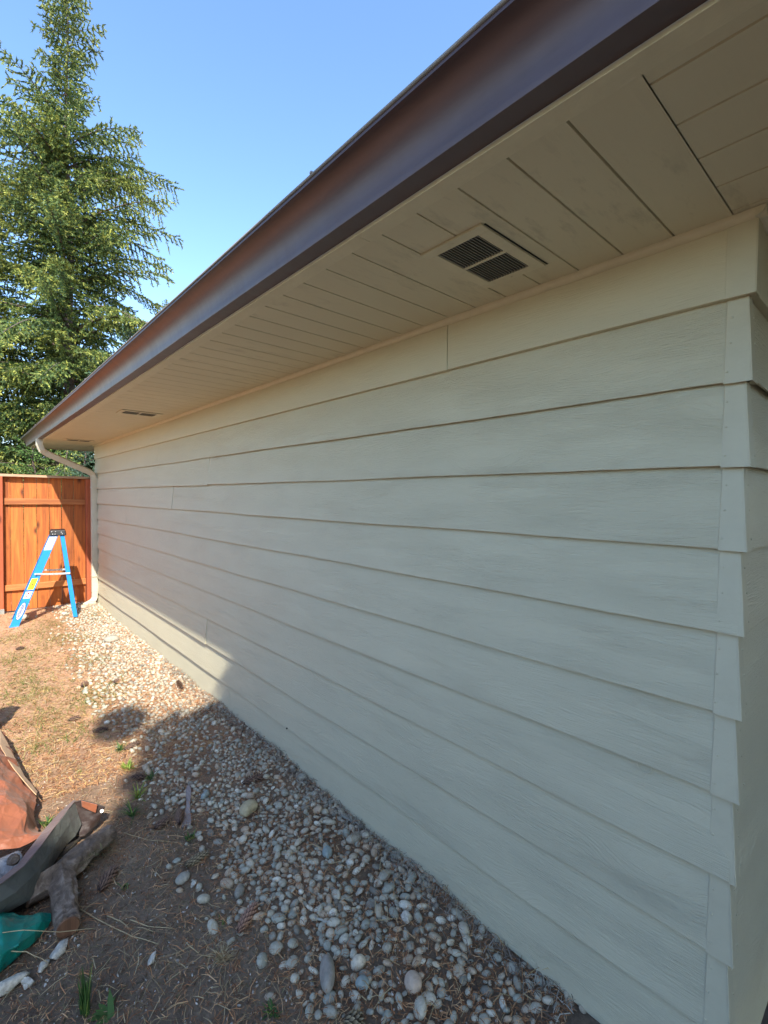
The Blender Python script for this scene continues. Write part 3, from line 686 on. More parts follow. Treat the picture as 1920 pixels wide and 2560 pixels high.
stone(381, 2402, (.019, .034, .013), -.5, m_white, 'pale pointed stone alone on the bare dirt', lump=.22, rough=True)
stone(458, 2195, (.028, .024, .017), .3, m_grey, 'round grey stone lying on the dirt below the paired cones')
stone(484, 2212, (.020, .017, .013), .9, m_white, 'pale chalky stone touching the round grey stone on the dirt', lump=.3, base=I2, rough=True)
stone(1345, 2300, (.036, .026, .022), .3, m_blues, 'smooth blue-grey stone tucked right beside the lowest siding board')
stone(280, 1598, (.085, .06, .045), .1, m_grey, 'big grey cobble half sunk in the sunlit gravel', 'rock', 'rock')
for i, (px, py, ax, lab) in enumerate([(18, 2462, (.070, .045, .024), 'largest chalky white rubble lump at the lower left corner'), (146, 2380, (.046, .026, .016), 'flat white rubble chip in front of the sawn log end'), (108, 2420, (.026, .020, .014), 'small white rubble lump between two bigger white lumps'), (66, 2462, (.026, .020, .014), 'white rubble lump right of the largest one')]):
    stone(px, py, ax, i*.7, m_white, lab, 'rubble', 'rubble_lump', lump=.35, base=I3, rough=True)
for i, (px, py, r_, lab) in enumerate([(205, 1517, .05, 'pale rock beside the downspout outlet'), (162, 1534, .032, 'small whitish rock between ladder feet'), (60, 1545, .05, 'reddish rock beside the front foot of the ladder'), (230, 1508, .045, 'dark-shaded rock behind the downspout outlet')]):
    stone(px, py, (r_*1.3, r_, r_*.7), i, m_pink if i != 1 else m_white, lab, 'rock', 'rock', lump=.2)

# ------------------------------------------------------------------ gravel
def edge_x(y):   # left limit of the gravel strip
    pts = [(0, -.72), (1.0, -.72), (1.4, -.70), (1.75, -.60), (2.2, -.64), (2.7, -.66), (3.1, -.62), (3.6, -.60), (4.3, -.60), (5.5, -.52), (6.7, -.40), (8.1, -.34)]
    for (a, b), (c, d) in zip(pts[:-1], pts[1:]):
        if a <= y <= c: return b+(d-b)*(y-a)/(c-a)
    return -.5
def g_samp_near():
    return rng.uniform(-.86, -.006), rng.uniform(.45, 3.6)
def g_rad_near(x, y):
    e = edge_x(y)+.10*(vnoise(np.array(x), np.array(y), 3, 11)-.5)
    d = x-e
    if d < 0 and rng.random() > math.exp(d*16)*.35: return 0
    bare = float(vnoise(np.array(x), np.array(y), 4.2, 12))
    if bare < .42 and rng.random() < .85: return 0
    
    if d < .15 and rng.random() < .3: return 0
    r = rng.lognormal(math.log(.0132), .34)
    if y < 1.8: r *= 1.12
    return min(.026, max(.006, r))
pts_n = poisson(30000, g_samp_near, g_rad_near, occ)
Vs, Fs, b = [], [], 0
for (x, y, r) in pts_n:
    base = I2 if y < 2.6 else I1
    V = pebble(base, r) @ rot_rand(.3).T; V = V+[x, y, float(gzn(x, y))+r*rng.uniform(.05, .5)]
    Vs.append(V); Fs.append(base[1]+b); b += len(V)
# a second, partly overlapping layer
for _ in range(350):
    x, y = g_samp_near(); e = edge_x(y)
    if x < e+.1: continue
    r = rng.uniform(.007, .014); base = I2 if y < 2.0 else I1
    V = pebble(base, r) @ rot_rand(.5).T+[x, y, float(gzn(x, y))+r*rng.uniform(.6, 1.3)]; Vs.append(V); Fs.append(base[1]+b); b += len(V)
pts_f = poisson(26000, lambda: (rng.uniform(-.8, -.006), rng.uniform(3.5, 8.1)), lambda x, y: (0 if (x < edge_x(y) and rng.random() > math.exp((x-edge_x(y))*14)*.5) else rng.uniform(.012, .024)))
for (x, y, r) in pts_f:
    V = pebble(I1, r) @ rot_rand(.3).T+[x, y, float(gzn(x, y))+r*rng.uniform(.1, .5)]; Vs.append(V); Fs.append(I1[1]+b); b += len(V)
print('pebbles', len(pts_n), len(pts_f))
gv = np_mesh('gravel', np.concatenate(Vs), np.concatenate(Fs), m_grav, smooth=True)
tag(gv, 'strip of rounded grey river pebbles along the foot of the siding', 'gravel', kind='stuff')

# ------------------------------------------------------------------ litter: needles, straw, crumbs of soil
def strips(n, samp, ln, wd, mat, name, curl=.3, lift=.006, pile=.01, tone=.0, zadd=.0):
    V = np.zeros((n, 6, 3)); T = np.zeros((n, 6)); xy = np.array([samp() for _ in range(n)])
    a = rng.uniform(0, 2*math.pi, n); l = rng.uniform(*ln, n); w_ = rng.uniform(*wd, n)
    z0 = gzn(xy[:, 0], xy[:, 1])+rng.random(n)*pile+.002+zadd; c = rng.normal(0, curl, n); tl = rng.normal(0, .12, n)
    for i, t_ in enumerate((-.5, 0, .5)):
        ang = a+c*t_; cx = xy[:, 0]+np.cos(ang)*l*t_; cy = xy[:, 1]+np.sin(ang)*l*t_; hh = z0+lift*(1-abs(t_)*2)*rng.random(n)+tl*t_*l
        ww = w_*(1 if i < 2 else .4)
        V[:, i*2] = np.stack([cx-np.sin(ang)*ww/2, cy+np.cos(ang)*ww/2, hh], -1); V[:, i*2+1] = np.stack([cx+np.sin(ang)*ww/2, cy-np.cos(ang)*ww/2, hh+ww*.3], -1)
    F = (np.arange(n)[:, None, None]*6+np.array([[0, 1, 3, 2], [2, 3, 5, 4]])[None]).reshape(-1, 4)
    T[:] = (rng.random(n) < tone)[:, None]
    return V.reshape(-1, 3), F, T.ravel()
def samp_box(x0, x1, y0, y1): return lambda: (rng.uniform(x0, x1), y0+(y1-y0)*rng.random()**1.3)
def join(parts):
    V, F, T, b = [], [], [], 0
    for v, f, t_ in parts: V.append(v); F.append(f+b); T.append(t_); b += len(v)
    return np.concatenate(V), np.concatenate(F), np.concatenate(T)
V, F, T = join([strips(26000, samp_box(-1.75, -.01, .7, 4.2), (.008, .026), (.0009, .002), None, ''),
                strips(5000, samp_box(-1.75, -.01, .7, 3.5), (.02, .07), (.0011, .0025), None, '', lift=.012),
                strips(20000, samp_box(-1.7, -.3, 3.0, 8.1), (.02, .06), (.0014, .0035), None, '', curl=.15, lift=.006, pile=.004, tone=.2), strips(5200, samp_box(-.75, -.01, .7, 4.0), (.010, .032), (.0010, .0022), None, '', pile=.016, zadd=.008), strips(5200, samp_box(-.75, -.01, 3.4, 8.1), (.02, .05), (.0016, .004), None, '', curl=.15, pile=.012, zadd=.012)])
tag(np_mesh('needle_litter', V, F, m_litter, attr=T), 'fallen brown spruce needles scattered over the dirt yard', 'needle litter', kind='stuff')
def clump_samp(centres, sd):
    def f():
        c = centres[rng.integers(len(centres))]; return c[0]+rng.normal(0, sd), c[1]+rng.normal(0, sd*1.6)
    return f
V, F, T = join([strips(1500, samp_box(-1.75, -.6, .8, 3.4), (.03, .10), (.001, .0024), None, '', lift=.015), strips(1300, samp_box(-1.8, -.5, 3.2, 8.0), (.03, .10), (.002, .004), None, '', lift=.02),
                strips(260, samp_box(-.6, -.02, .8, 3.4), (.03, .09), (.0012, .003), None, '', lift=.02, pile=.03)])
tag(np_mesh('dry_straw', V, F, m_straw, attr=T), 'dry pale straw stalks strewn over the dirt', 'straw', kind='stuff')
V, F, T = join([strips(1500, lambda: (-.035-abs(rng.normal(0, .05)), rng.uniform(.7, 4.6)), (.02, .08), (.0012, .003), None, '', lift=.02, pile=.025)])
tag(np_mesh('wall_foot_debris', V, F, leaf_mat('grey_debris', [(0, (.12, .09, .07)), (.5, (.25, .22, .18)), (1, (.40, .38, .32))], (.4, .4, .35)), attr=T), 'grey dusty twigs and needles caught along the foot of the siding', 'debris', kind='stuff')
# crumbs of chalk and soil
Vs, Fs, b = [], [], 0
for _ in range(6000):
    x, y = rng.uniform(-1.7, -.1), .8+3.2*rng.random()**1.3; r = rng.uniform(.0015, .0052)*(1.6 if rng.random() < .05 else 1)
    V = pebble(I1, r, lump=.3) @ rot_rand(1).T+[x, y, float(gzn(x, y))+r*.3]; Vs.append(V); Fs.append(I1[1]+b); b += len(V)
tag(np_mesh('stone_crumbs', np.concatenate(Vs), np.concatenate(Fs), leaf_mat('crumbs', [(0, (.10, .065, .045)), (.5, (.19, .14, .10)), (.8, (.42, .38, .32)), (1, (.62, .60, .55))], (.5, .5, .5), 0, .9)), 'small crumbs of soil and pale grit on the bare dirt', 'grit', kind='stuff')
# grass in the sunny part
def blades(n, centres, sd, ln, wd, spread=.6, up_=.6):
    V = np.zeros((n, 5, 3)); xy = np.array([clump_samp(centres, sd)() for _ in range(n)]); a = rng.uniform(0, 2*math.pi, n); l = rng.uniform(*ln, n); w_ = rng.uniform(*wd, n)
    z0 = gzn(xy[:, 0], xy[:, 1]); u_ = np.abs(rng.normal(up_, .3, n)); dx, dy = np.cos(a), np.sin(a)
    for i, (t_, ww) in enumerate(((0, 1), (.55, .8), (1, 0))):
        h = l*(u_*t_-.35*t_*t_); r_ = l*spread*t_; cx = xy[:, 0]+dx*r_; cy = xy[:, 1]+dy*r_
        A = np.stack([cx-dy*w_*ww/2, cy+dx*w_*ww/2, z0+h], -1); B_ = np.stack([cx+dy*w_*ww/2, cy-dx*w_*ww/2, z0+h], -1)
        if i < 2: V[:, i*2] = A; V[:, i*2+1] = B_
        else: V[:, 4] = A
    F = (np.arange(n)[:, None, None]*5+np.array([[0, 1, 3], [0, 3, 2], [2, 3, 4]])[None]).reshape(-1, 3)
    return V.reshape(-1, 3), F, np.repeat(rng.random(n) < .15, 5).astype(float)
cents = [tuple(gp(x, y)[:2]) for x, y in [(90, 1580), (130, 1560), (240, 1535), (130, 1610), (30, 1660), (60, 1640), (190, 1655), (250, 1650), (40, 1745), (120, 1730), (70, 1690), (205, 1760), (235, 1740), (110, 1800), (150, 1590), (60, 1720), (280, 1720), (170, 1830), (90, 1870), (30, 1600), (200, 1600)]]
V, F, T = blades(5200, cents, .10, (.03, .09), (.002, .0045), .9, .55)
tag(np_mesh('grass', V, F, m_grass, attr=T), 'sparse green and yellowing grass patches in the sunlit dirt', 'grass', kind='stuff')
near_c = [(rng.uniform(-1.7, -.55), rng.uniform(.9, 2.9)) for _ in range(70)]
V, F, T = blades(9000, near_c, .10, (.006, .022), (.0008, .0018), 1.3, .35)
tag(np_mesh('moss', V, F, leaf_mat('olive_moss', [(0, (.05, .055, .02)), (.5, (.12, .11, .045)), (1, (.24, .19, .09))], (.35, .3, .15), .1), attr=T), 'fine olive moss and dead grass matted into the shaded dirt', 'moss', kind='stuff')
# weeds and tufts, each one a thing
def tuft(px, py, n, ln, wd, mat, label, name='weed', cat='weed', spread=.7, up_=.8, group=None, sd=.006):
    q = gp(px, py); V, F, T = blades(n, [(q.x, q.y)], sd, ln, wd, spread, up_)
    V = V-np.array([q.x, q.y, 0]); o = np_mesh(name, V, F, mat, attr=T, loc=(q.x, q.y, 0)); tag(o, label, cat, group)
tuft(300, 1880, 46, (.03, .075), (.004, .008), m_weed, 'dark green weed beside the dark cone at the shade edge')
tuft(318, 1922, 60, (.03, .08), (.004, .008), m_weedy, 'bright yellow-green sunlit weed at the shade edge')
tuft(378, 1945, 40, (.03, .07), (.004, .008), m_weed, 'green leafy weed right of the cone at the shade edge')
tuft(345, 1992, 40, (.04, .10), (.003, .006), m_weedy, 'yellow-green grassy weed below the cone at the shade edge')
tuft(330, 2030, 26, (.06, .13), (.003, .006), m_weed, 'long bladed green weed near the tarp tip')
tuft(475, 2098, 40, (.02, .045), (.006, .010), m_weed, 'low clover-like weed between cones and gravel edge')
tuft(212, 2530, 70, (.05, .15), (.003, .006), m_weed, 'upright feathery green weed at the bottom edge', spread=.18, up_=1.3)
tuft(268, 2545, 16, (.04, .09), (.012, .02), m_weed, 'broad-leaved green weed beside the feathery one', spread=.8, up_=.4)
tuft(555, 2400, 120, (.03, .075), (.0012, .0025), m_straw, 'dry pale straw tuft on the bare dirt', 'dry_tuft', 'grass tuft', spread=.8, up_=.5)
tuft(680, 2535, 30, (.02, .05), (.004, .008), m_weed, 'small green weed beside the gravel at the bottom edge')
tuft(310, 2225, 14, (.02, .04), (.004, .007), m_weed, 'tiny green sprout right of the dark ragged cone')
tuft(560, 2310, 16, (.02, .05), (.002, .004), m_weed, 'thin green sprout left of the reddish cone')
tuft(120, 2060, 30, (.03, .07), (.006, .012), m_weed, 'green weed growing in the gap behind the tarp')
tuft(195, 1930, 14, (.02, .05), (.003, .005), m_grass, 'small sparse sprout on the sunlit bare patch')
tuft(85, 1512, 160, (.06, .18), (.004, .008), m_straw, 'dry grass tuft at the foot of the fence', 'dry_tuft', 'grass tuft', spread=.7, up_=.9, sd=.06)
# dead twigs and stalks
def twig(pts, r, mat, label, name='twig', cat='twig', hh=None):
    m = MB(); P = []
    for i, (x, y) in enumerate(pts):
        h = (hh[i] if hh else .006+r); q = gp(x, y, h); P.append((q.x, q.y, float(gzn(q.x, q.y))+h))
    Q = [Vector(P[0])]
    for a, b_ in zip(P[:-1], P[1:]):
        for f in (.33, .66, 1): Q.append(Vector(a).lerp(Vector(b_), f)+Vector((random.uniform(-1, 1), random.uniform(-1, 1), 0))*r*.6)
    o0 = Q[0].copy(); m.tube([p-o0 for p in Q], [r*(1-.5*i/len(Q)) for i in range(len(Q))], 6); o = m.build(name, mat, smooth=True, loc=tuple(o0)); tag(o, label, cat)
m_twig = bark_mat('twig_bark', (.06, .035, .025), (.13, .085, .06), (.22, .17, .13), 2); m_stalk = plain('dry_stalk', (.42, .33, .18), .7, noise=.2); m_gtwig = plain('grey_twig', (.33, .33, .29), .8)
twig([(200, 2270), (262, 2312), (330, 2342), (398, 2362)], .0022, m_stalk, 'longest thin straw-coloured stalk running right from the sawn log end', 'stalk', 'stalk')
twig([(268, 2293), (300, 2305), (330, 2328)], .002, m_stalk, 'short bent straw-coloured stalk above the longest one', 'stalk', 'stalk')
twig([(325, 2302), (370, 2318), (430, 2325)], .002, m_stalk, 'thin straight pale stalk in the centre of the dirt', 'stalk', 'stalk')
twig([(-20, 2335), (60, 2328), (150, 2333), (240, 2326)], .0016, m_stalk, 'long stalk lying across the green plastic', 'stalk', 'stalk', hh=[.10, .115, .06, .03])
twig([(-20, 2392), (30, 2382), (66, 2382), (120, 2410)], .002, m_stalk, 'curved pale stalk hanging over the lower edge of the green plastic', 'stalk', 'stalk', hh=[.07, .06, .05, .02])
twig([(310, 2075), (365, 2100), (445, 2110)], .0016, m_stalk, 'thin stalk running right from the upper log end', 'stalk', 'stalk')
twig([(465, 2360), (495, 2385), (500, 2378)], .0018, m_stalk, 'hooked little stalk left of the dry tuft', 'stalk', 'stalk')
twig([(850, 2032), (880, 2050), (912, 2062)], .0045, m_gtwig, 'pale painted twig leaning toward the siding')
twig([(788, 2300), (812, 2312), (840, 2308)], .005, m_gtwig, 'short curved grey twig left of the white chunk')
twig([(900, 2318), (945, 2305), (992, 2301)], .0026, m_stalk, 'tan twig ending at the white chunk')
twig([(572, 2038), (640, 2032), (715, 2030)], .0045, m_twig, 'dark brown twig just below the tan rock')
twig([(836, 2410), (852, 2450), (885, 2478)], .003, m_twig, 'thin brown twig above the round blue-grey stone')
twig([(1176, 2395), (1190, 2450), (1200, 2485)], .0028, m_twig, 'upright brown twig between pebbles near the siding')
twig([(620, 1775), (600, 1850), (560, 1870)], .0040, m_twig, 'brown twig at the foot of the siding in the shade edge')
twig([(600, 1800), (640, 1835), (655, 1860)], .0035, m_twig, 'crossing brown twig beside the siding base')
twig([(1020, 2210), (1060, 2250), (1150, 2300)], .0018, m_gtwig, 'thin pale twig along the siding base')
twig([(900, 2270), (855, 2275), (860, 2285)], .0022, m_stalk, 'little forked tan twig in the gravel')
twig([(1040, 2510), (1060, 2480), (1082, 2455)], .0024, m_stalk, 'straw-coloured twig near the lower edge of the gravel')

# ------------------------------------------------------------------ spruce cones
def cone_mat(name, a, b_):
    m, t, p = M(name); at_ = N(t, 'Attribute', _attribute_name='tone'); g = N(t, 'NewGeometry'); tc = N(t, 'TexCoord'); n = N(t, 'TexNoise', Scale=90, Detail=4); L(t, tc.outputs['Object'], n.inputs['Vector'])
    f = math_(t, 'MULTIPLY', at_.outputs['Fac'], math_(t, 'ADD', n.outputs[0], .35)); L(t, mixc(t, f, a, b_), p.inputs['Base Color']); p.inputs['Roughness'].default_value = .75; return m
m_cone = [cone_mat('cone_dark', (.022, .012, .009), (.26, .15, .095)), cone_mat('cone_red', (.07, .030, .02), (.50, .29, .19)), cone_mat('cone_olive', (.035, .025, .012), (.40, .32, .19))]
_old = [bark_mat('cone_dark', (.04, .02, .014), (.11, .06, .038), (.22, .13, .085), 2), bark_mat('cone_red', (.08, .036, .024), (.21, .105, .065), (.38, .24, .165), 2), bark_mat('cone_olive', (.08, .06, .03), (.20, .16, .09), (.33, .27, .17), 2)]
def cone(p0, p1, r, mi, label, ragged=0., seed=0):
    a = gp(*p0, r*.8); b_ = gp(*p1, r*.8); a.z = float(gzn(a.x, a.y))+r*.85; b_.z = float(gzn(b_.x, b_.y))+r*.85
    ax = b_-a; Ln = ax.length; c0 = (a+b_)/2; d = ax.normalized(); q = d.to_track_quat('Z', 'Y'); R_ = random.Random(seed)
    V, F = [], []; TT = []
    rings, seg = 12, 12
    prof = lambda t_: r*max(.12, (math.sin(math.pi*(t_*.88+.08))**.62))
    for i in range(rings+1):
        t_ = i/rings; rr = prof(t_)*.78*(0.3 if i in (0, rings) else 1)
        for j in range(seg): an = 2*math.pi*j/seg; V.append(q @ Vector((rr*math.cos(an), rr*math.sin(an), (t_-.5)*Ln)))
    for i in range(rings):
        for j in range(seg): F.append((i*seg+j, i*seg+(j+1) % seg, (i+1)*seg+(j+1) % seg, (i+1)*seg+j))
    F += [tuple(range(seg))[::-1], tuple(rings*seg+j for j in range(seg))]
    TT = [0.0]*len(V)
    ns = int(Ln/.0042*3.2)
    for k in range(ns):
        t_ = (k+.5)/ns; an = k*2.39996; rr = prof(t_); zz = (t_-.5)*Ln; op = (.26+ragged*R_.random())*r
        sw = 2*math.pi*rr/8.5*.62; sl_ = .0145+.004*R_.random(); TT += [0, 0, .7, 1, .7, .1]
        e1 = Vector((math.cos(an), math.sin(an), 0)); e2 = Vector((-math.sin(an), math.cos(an), 0))
        def pt(o, s_, z_): return q @ (e1*o+e2*s_+Vector((0, 0, z_)))
        b0 = len(V)
        V += [pt(rr*.74, -sw*.5, zz-sl_*.45), pt(rr*.74, sw*.5, zz-sl_*.45), pt(rr*.96+op*.5, sw*.52, zz+sl_*.2), pt(rr+op, 0, zz+sl_*.62), pt(rr*.96+op*.5, -sw*.52, zz+sl_*.2), pt(rr*.80, 0, zz+sl_*.45)]
        F += [(b0, b0+1, b0+2, b0+3, b0+4), (b0+3, b0+2, b0+5), (b0+4, b0+3, b0+5)]
    o = mesh_obj('spruce_cone', V, F, m_cone[mi], loc=tuple(c0)); o.data.attributes.new('tone', 'FLOAT', 'POINT').data.foreach_set('value', np.array(TT, np.float32)); tag(o, label, 'cone', 'fallen spruce cones'); occupy(c0.x, c0.y, .03)
cone((594, 2335), (640, 2265), .019, 1, 'reddish closed spruce cone lying alone between dirt and gravel', .05, 1)
cone((463, 2165), (519, 2130), .017, 2, 'olive-brown spruce cone below the flat wood splinter', .12, 2)
cone((249, 2228), (288, 2175), .019, 0, 'dark ragged spruce cone beside the forked log', .7, 3)
cone((387, 2070), (424, 2043), .017, 0, 'dark spruce cone lying left of the flat wood splinter', .2, 4)
cone((449, 2058), (450, 2026), .017, 0, 'dark spruce cone touching the flat wood splinter', .2, 5)
cone((330, 1943), (367, 1942), .016, 0, 'brown spruce cone at the edge of the shade between two weeds', .3, 6)
cone((311, 1875), (347, 1858), .017, 0, 'dark spruce cone beside the dark green weed', .3, 7)
cone((233, 1829), (270, 1824), .016, 0, 'thin dark spruce cone on the sunlit dirt below the shortest one', .3, 8)
cone((172, 1797), (200, 1789), .016, 0, 'spruce cone on sunlit dirt, farther left than the others', .3, 9)
cone((206, 1716), (215, 1706), .020, 0, 'short dark spruce cone seen end-on in the sunlit dirt', .3, 10)
cone((444, 1703), (455, 1724), .019, 0, 'dark spruce cone lying in the sunlit gravel near the wall', .3, 11)
cone((608, 1962), (658, 1944), .019, 0, 'dark spruce cone in the shaded gravel near the siding', .5, 12)
cone((862, 2556), (905, 2550), .020, 2, 'tan spruce cone cut off by the bottom edge in the gravel', .15, 13)
cone((40, 1622), (62, 1620), .018, 0, 'faint dark spruce cone far off in the sunlit dirt', .3, 14)
cone((286, 1706), (296, 1700), .018, 0, 'small dark spruce cone where dirt meets sunlit gravel', .3, 15)
# flat wood splinter
m = MB(); a = gp(470, 1968, .012); b_ = gp(468, 2062, .012); V = []
n = 9
for i in range(n):
    t_ = i/(n-1); c = a.lerp(b_, t_); wv = (.007+.011*t_+.004*math.sin(t_*9))*(.75 if i == 0 else 1); c.x += .004*math.sin(t_*5)
    z = float(gzn(c.x, c.y))+.012+.004*math.sin(t_*6)
    V += [(c.x-wv-a.x, c.y-a.y+.3*wv, z-a.z), (c.x+wv-a.x, c.y-a.y-.3*wv, z+.004-a.z), (c.x+wv-a.x, c.y-a.y-.3*wv, z-.004-a.z), (c.x-wv-a.x, c.y-a.y+.3*wv, z-.008-a.z)]
F = [(i*4+j, i*4+(j+1) % 4, i*4+4+(j+1) % 4, i*4+4+j) for i in range(n-1) for j in range(4)]+[(3, 2, 1, 0), tuple((n-1)*4+j for j in range(4))]
m.add(V, F); o = m.build('wood_splinter', wood_mat('weathered_splinter', (.14, .11, .10), (.22, .18, .165), (.30, .26, .24), 'y', 2, knots=False), loc=tuple(a)); tag(o, 'flat weathered grey-brown wood splinter lying across dirt and gravel', 'wood splinter')

# ------------------------------------------------------------------ forked log
def limb_mesh(name, chains, mat, parent=None, seg=18, disp=.004, seed=0, cap=False):
    """chains of (point, radius); rings resampled and roughened"""
    R_ = np.random.default_rng(seed); m = MB()
    for ch in chains:
        P = [Vector(p) for p, _ in ch]; Rr = [r for _, r in ch]; Q = []; RR = []
        for i in range(len(P)-1):
            n = max(2, int((P[i+1]-P[i]).length/.018))
            p0 = P[max(i-1, 0)]; p3 = P[min(i+2, len(P)-1)]
            for j in range(n):
                t_ = j/n; a = P[i]; b2 = P[i+1]
                Q.append(.5*((2*a)+(b2-p0)*t_+(2*p0-5*a+4*b2-p3)*t_*t_+(3*a-p0-3*b2+p3)*t_**3)); RR.append(Rr[i]+(Rr[i+1]-Rr[i])*t_)
        Q.append(P[-1]); RR.append(Rr[-1])
        b0 = len(m.V); m.tube(Q, RR, seg, cap=True)
        for k in range(b0, len(m.V)):
            i = (k-b0)//seg; v = Vector(m.V[k]); c = Q[i]; dd = (v-c); an = (k-b0) % seg
            f = 1+disp/RR[i]*(math.sin(an*1.7+i*.35+seed)+.8*math.sin(an*3.1-i*.21)+R_.normal()*.5)
            m.V[k] = tuple(c+dd*f)
    return m.build(name, mat, parent, smooth=True)
A_ = gp(170, 2318, .045); K_ = gp(152, 2185, .05); B2 = gp(276, 2085, .045); C2 = gp(60, 2240, .05)
org = Vector((K_.x, K_.y, 0)); log = empty('forked_log', tuple(org), label='forked grey-barked log with a sawn end lying half under the tarp', cat='log')
body = limb_mesh('bark', [[(C2-org, .044), (K_.lerp(C2, .4)-org, .048), (K_-org, .050), (K_.lerp(B2, .45)-org+Vector((0, 0, .010)), .043), (B2-org+Vector((0, 0, .004)), .040)],
                  [(K_-org+Vector((-.012, .02, 0)), .036), (K_-org, .044), (K_.lerp(A_, .35)-org, .043), (A_-org, .040)]], m_bark, log, seed=3)
rm = body.modifiers.new('weld', 'REMESH'); rm.mode = 'VOXEL'; rm.voxel_size = .0045; rm.use_smooth_shade = True
dr = (A_-K_).normalized(); m = MB(); m.tube([A_-org+dr*.001, A_-org+dr*.0045], [.037, .0345], 20); m.build('cut_end', m_cut, log)
dr2 = (B2-K_).normalized(); m = MB(); m.tube([B2-org+dr2*.001+Vector((0, 0, .004)), B2-org+dr2*.004+Vector((0, 0, .004))], [.037, .033], 20); m.build('cut_end', m_bark, log)
Vm, Fm, Tm = blades(260, [(0, 0)], .03, (.01, .028), (.0012, .0022), .8, .4); 
mid = K_.lerp(B2, .45)-org; Vm[:, 2] -= float(gzn(0, 0)); Vm[:, 0] *= 1.6
np_mesh('moss', Vm+np.array([mid.x+.01, mid.y-.02, .055]), Fm, leaf_mat('dry_moss', [(0, (.06, .05, .02)), (1, (.16, .12, .05))], (.2, .2, .08)), log, attr=Tm)['kind'] = 'stuff'
# grey log under the tarp, only its knotty side showing
P1 = gp(-50, 2215, .12); P2 = gp(52, 2165, .12); o1 = Vector((P1.x, P1.y, 0)); lg = empty('grey_log', tuple(o1), label='pale grey log with a dark knot poking out from under the brown tarp', cat='log')
limb_mesh('bark', [[(P1-o1-Vector((.1, 0, 0)), .062), (P1-o1, .062), (P2-o1, .058)]], bark_mat('grey_bark', (.16, .15, .15), (.34, .33, .33), (.50, .49, .49)), lg, seed=9, disp=.002)
m = MB(); kk = at(33, 2150, 2, .165)-o1; m.tube([kk, kk+Vector((.004, -.022, .012))], [.022, .013], 12); m.build('knot', m_bark, lg)
# dark round of wood standing at the left edge
P3 = gp(-22, 1838, 0); o = limb_mesh('dark_post_stub', [[(Vector((0, 0, -.02)), .075), (Vector((0, 0, .10)), .072), (Vector((.005, .03, .36)), .070)]], bark_mat('dark_bark', (.02, .015, .013), (.05, .035, .03), (.1, .08, .06)), seed=5)
o.location = (P3.x-.03, P3.y, 0); tag(o, 'dark rough wooden stub at the left edge behind the tarp', 'stump')

# ------------------------------------------------------------------ tarp
def sheet(rows, nu, nv, seed, amp, freq=9., sharp=True):
    """rows: list of rows of (px,py,h) -> fine crumpled grid in world space"""
    C = np.array([[list(gp(x, y, h)) for (x, y, h) in r] for r in rows]); a, b_ = C.shape[:2]
    us = np.linspace(0, a-1, nu); vs = np.linspace(0, b_-1, nv); G = np.zeros((nu, nv, 3))
    def w1(t_, n):
        i = min(int(t_), n-2); f = t_-i; f = f*f*(3-2*f)*.5+f*.5; return i, f
    for i, u in enumerate(us):
        iu, fu = w1(u, a)
        for j, v in enumerate(vs):
            iv, fv = w1(v, b_); G[i, j] = (C[iu, iv]*(1-fv)+C[iu, iv+1]*fv)*(1-fu)+(C[iu+1, iv]*(1-fv)+C[iu+1, iv+1]*fv)*fu
    x, y = G[..., 0], G[..., 1]; z = G[..., 2]
    def rid(f, s):
        wx = vnoise(x, y+z, f*.7, s+7)*.12; return 1-2*np.abs(vnoise(x*.8+z*.9+wx+y*.35, y*.55+z*.6-x*.3-wx, f, s)-.5)*2
    d = amp*(rid(freq, seed)*.6+rid(freq*2.1, seed+1)*.35+rid(freq*4.7, seed+2)*.14-.45)
    rr = np.random.default_rng(seed+5); cre = np.zeros_like(x)
    for _ in range(9):
        kx, ky, kz = rr.normal(size=3); kn = math.sqrt(kx*kx+ky*ky+kz*kz); ph = ((x*kx+y*ky+z*kz)/kn*rr.uniform(3, 9)+rr.uniform(0, 9)); tw = np.abs((ph % 1)-.5)*2
        cre += (tw**2.2)*np.clip(vnoise(x+z, y-z, 6, int(rr.integers(999)))*2.6-1.0, 0, 1)*rr.uniform(.4, 1)
    d = d+amp*.9*(cre-cre.mean())
    nrm = np.cross(np.gradient(G, axis=0), np.gradient(G, axis=1)); nrm /= np.linalg.norm(nrm, axis=-1, keepdims=True)+1e-9
    return G+nrm*d[..., None]
def sheet_obj(name, G, mat, parent, org, th=.0025):
    nu, nv = G.shape[:2]; idx = np.arange(nu*nv).reshape(nu, nv); F = np.stack([idx[:-1, :-1], idx[1:, :-1], idx[1:, 1:], idx[:-1, 1:]], -1).reshape(-1, 4)
    o = np_mesh(name, G.reshape(-1, 3)-np.array(org), F, mat, parent, smooth=True); s = o.modifiers.new('thick', 'SOLIDIFY'); s.thickness = th; s.offset = 0
    return o
def tarp_mat(name, c, rough, sc_=60):
    m, t, p = M(name); tc = N(t, 'TexCoord'); w1 = N(t, 'TexWave', Scale=220, Distortion=.3); w1.bands_direction = 'X'; L(t, tc.outputs['Object'], w1.inputs['Vector'])
    n = N(t, 'TexNoise', Scale=9, Detail=5, Roughness=.65); L(t, tc.outputs['Object'], n.inputs['Vector'])
    r = ramp(t, n.outputs[0], [(.3, tuple(x*.78 for x in c)), (.7, tuple(x*1.15 for x in c))]); L(t, r.outputs[0], p.inputs['Base Color']); p.inputs['Roughness'].default_value = rough
    n2 = N(t, 'TexVoronoi', Scale=24); n2.feature = 'DISTANCE_TO_EDGE'; L(t, tc.outputs['Object'], n2.inputs['Vector'])
    b = bump(t, p, n2.outputs['Distance'], .012, .35); bump(t, p, w1.outputs[0], .0006, .5, b); p.inputs['Sheen Weight'].default_value = .1; return m
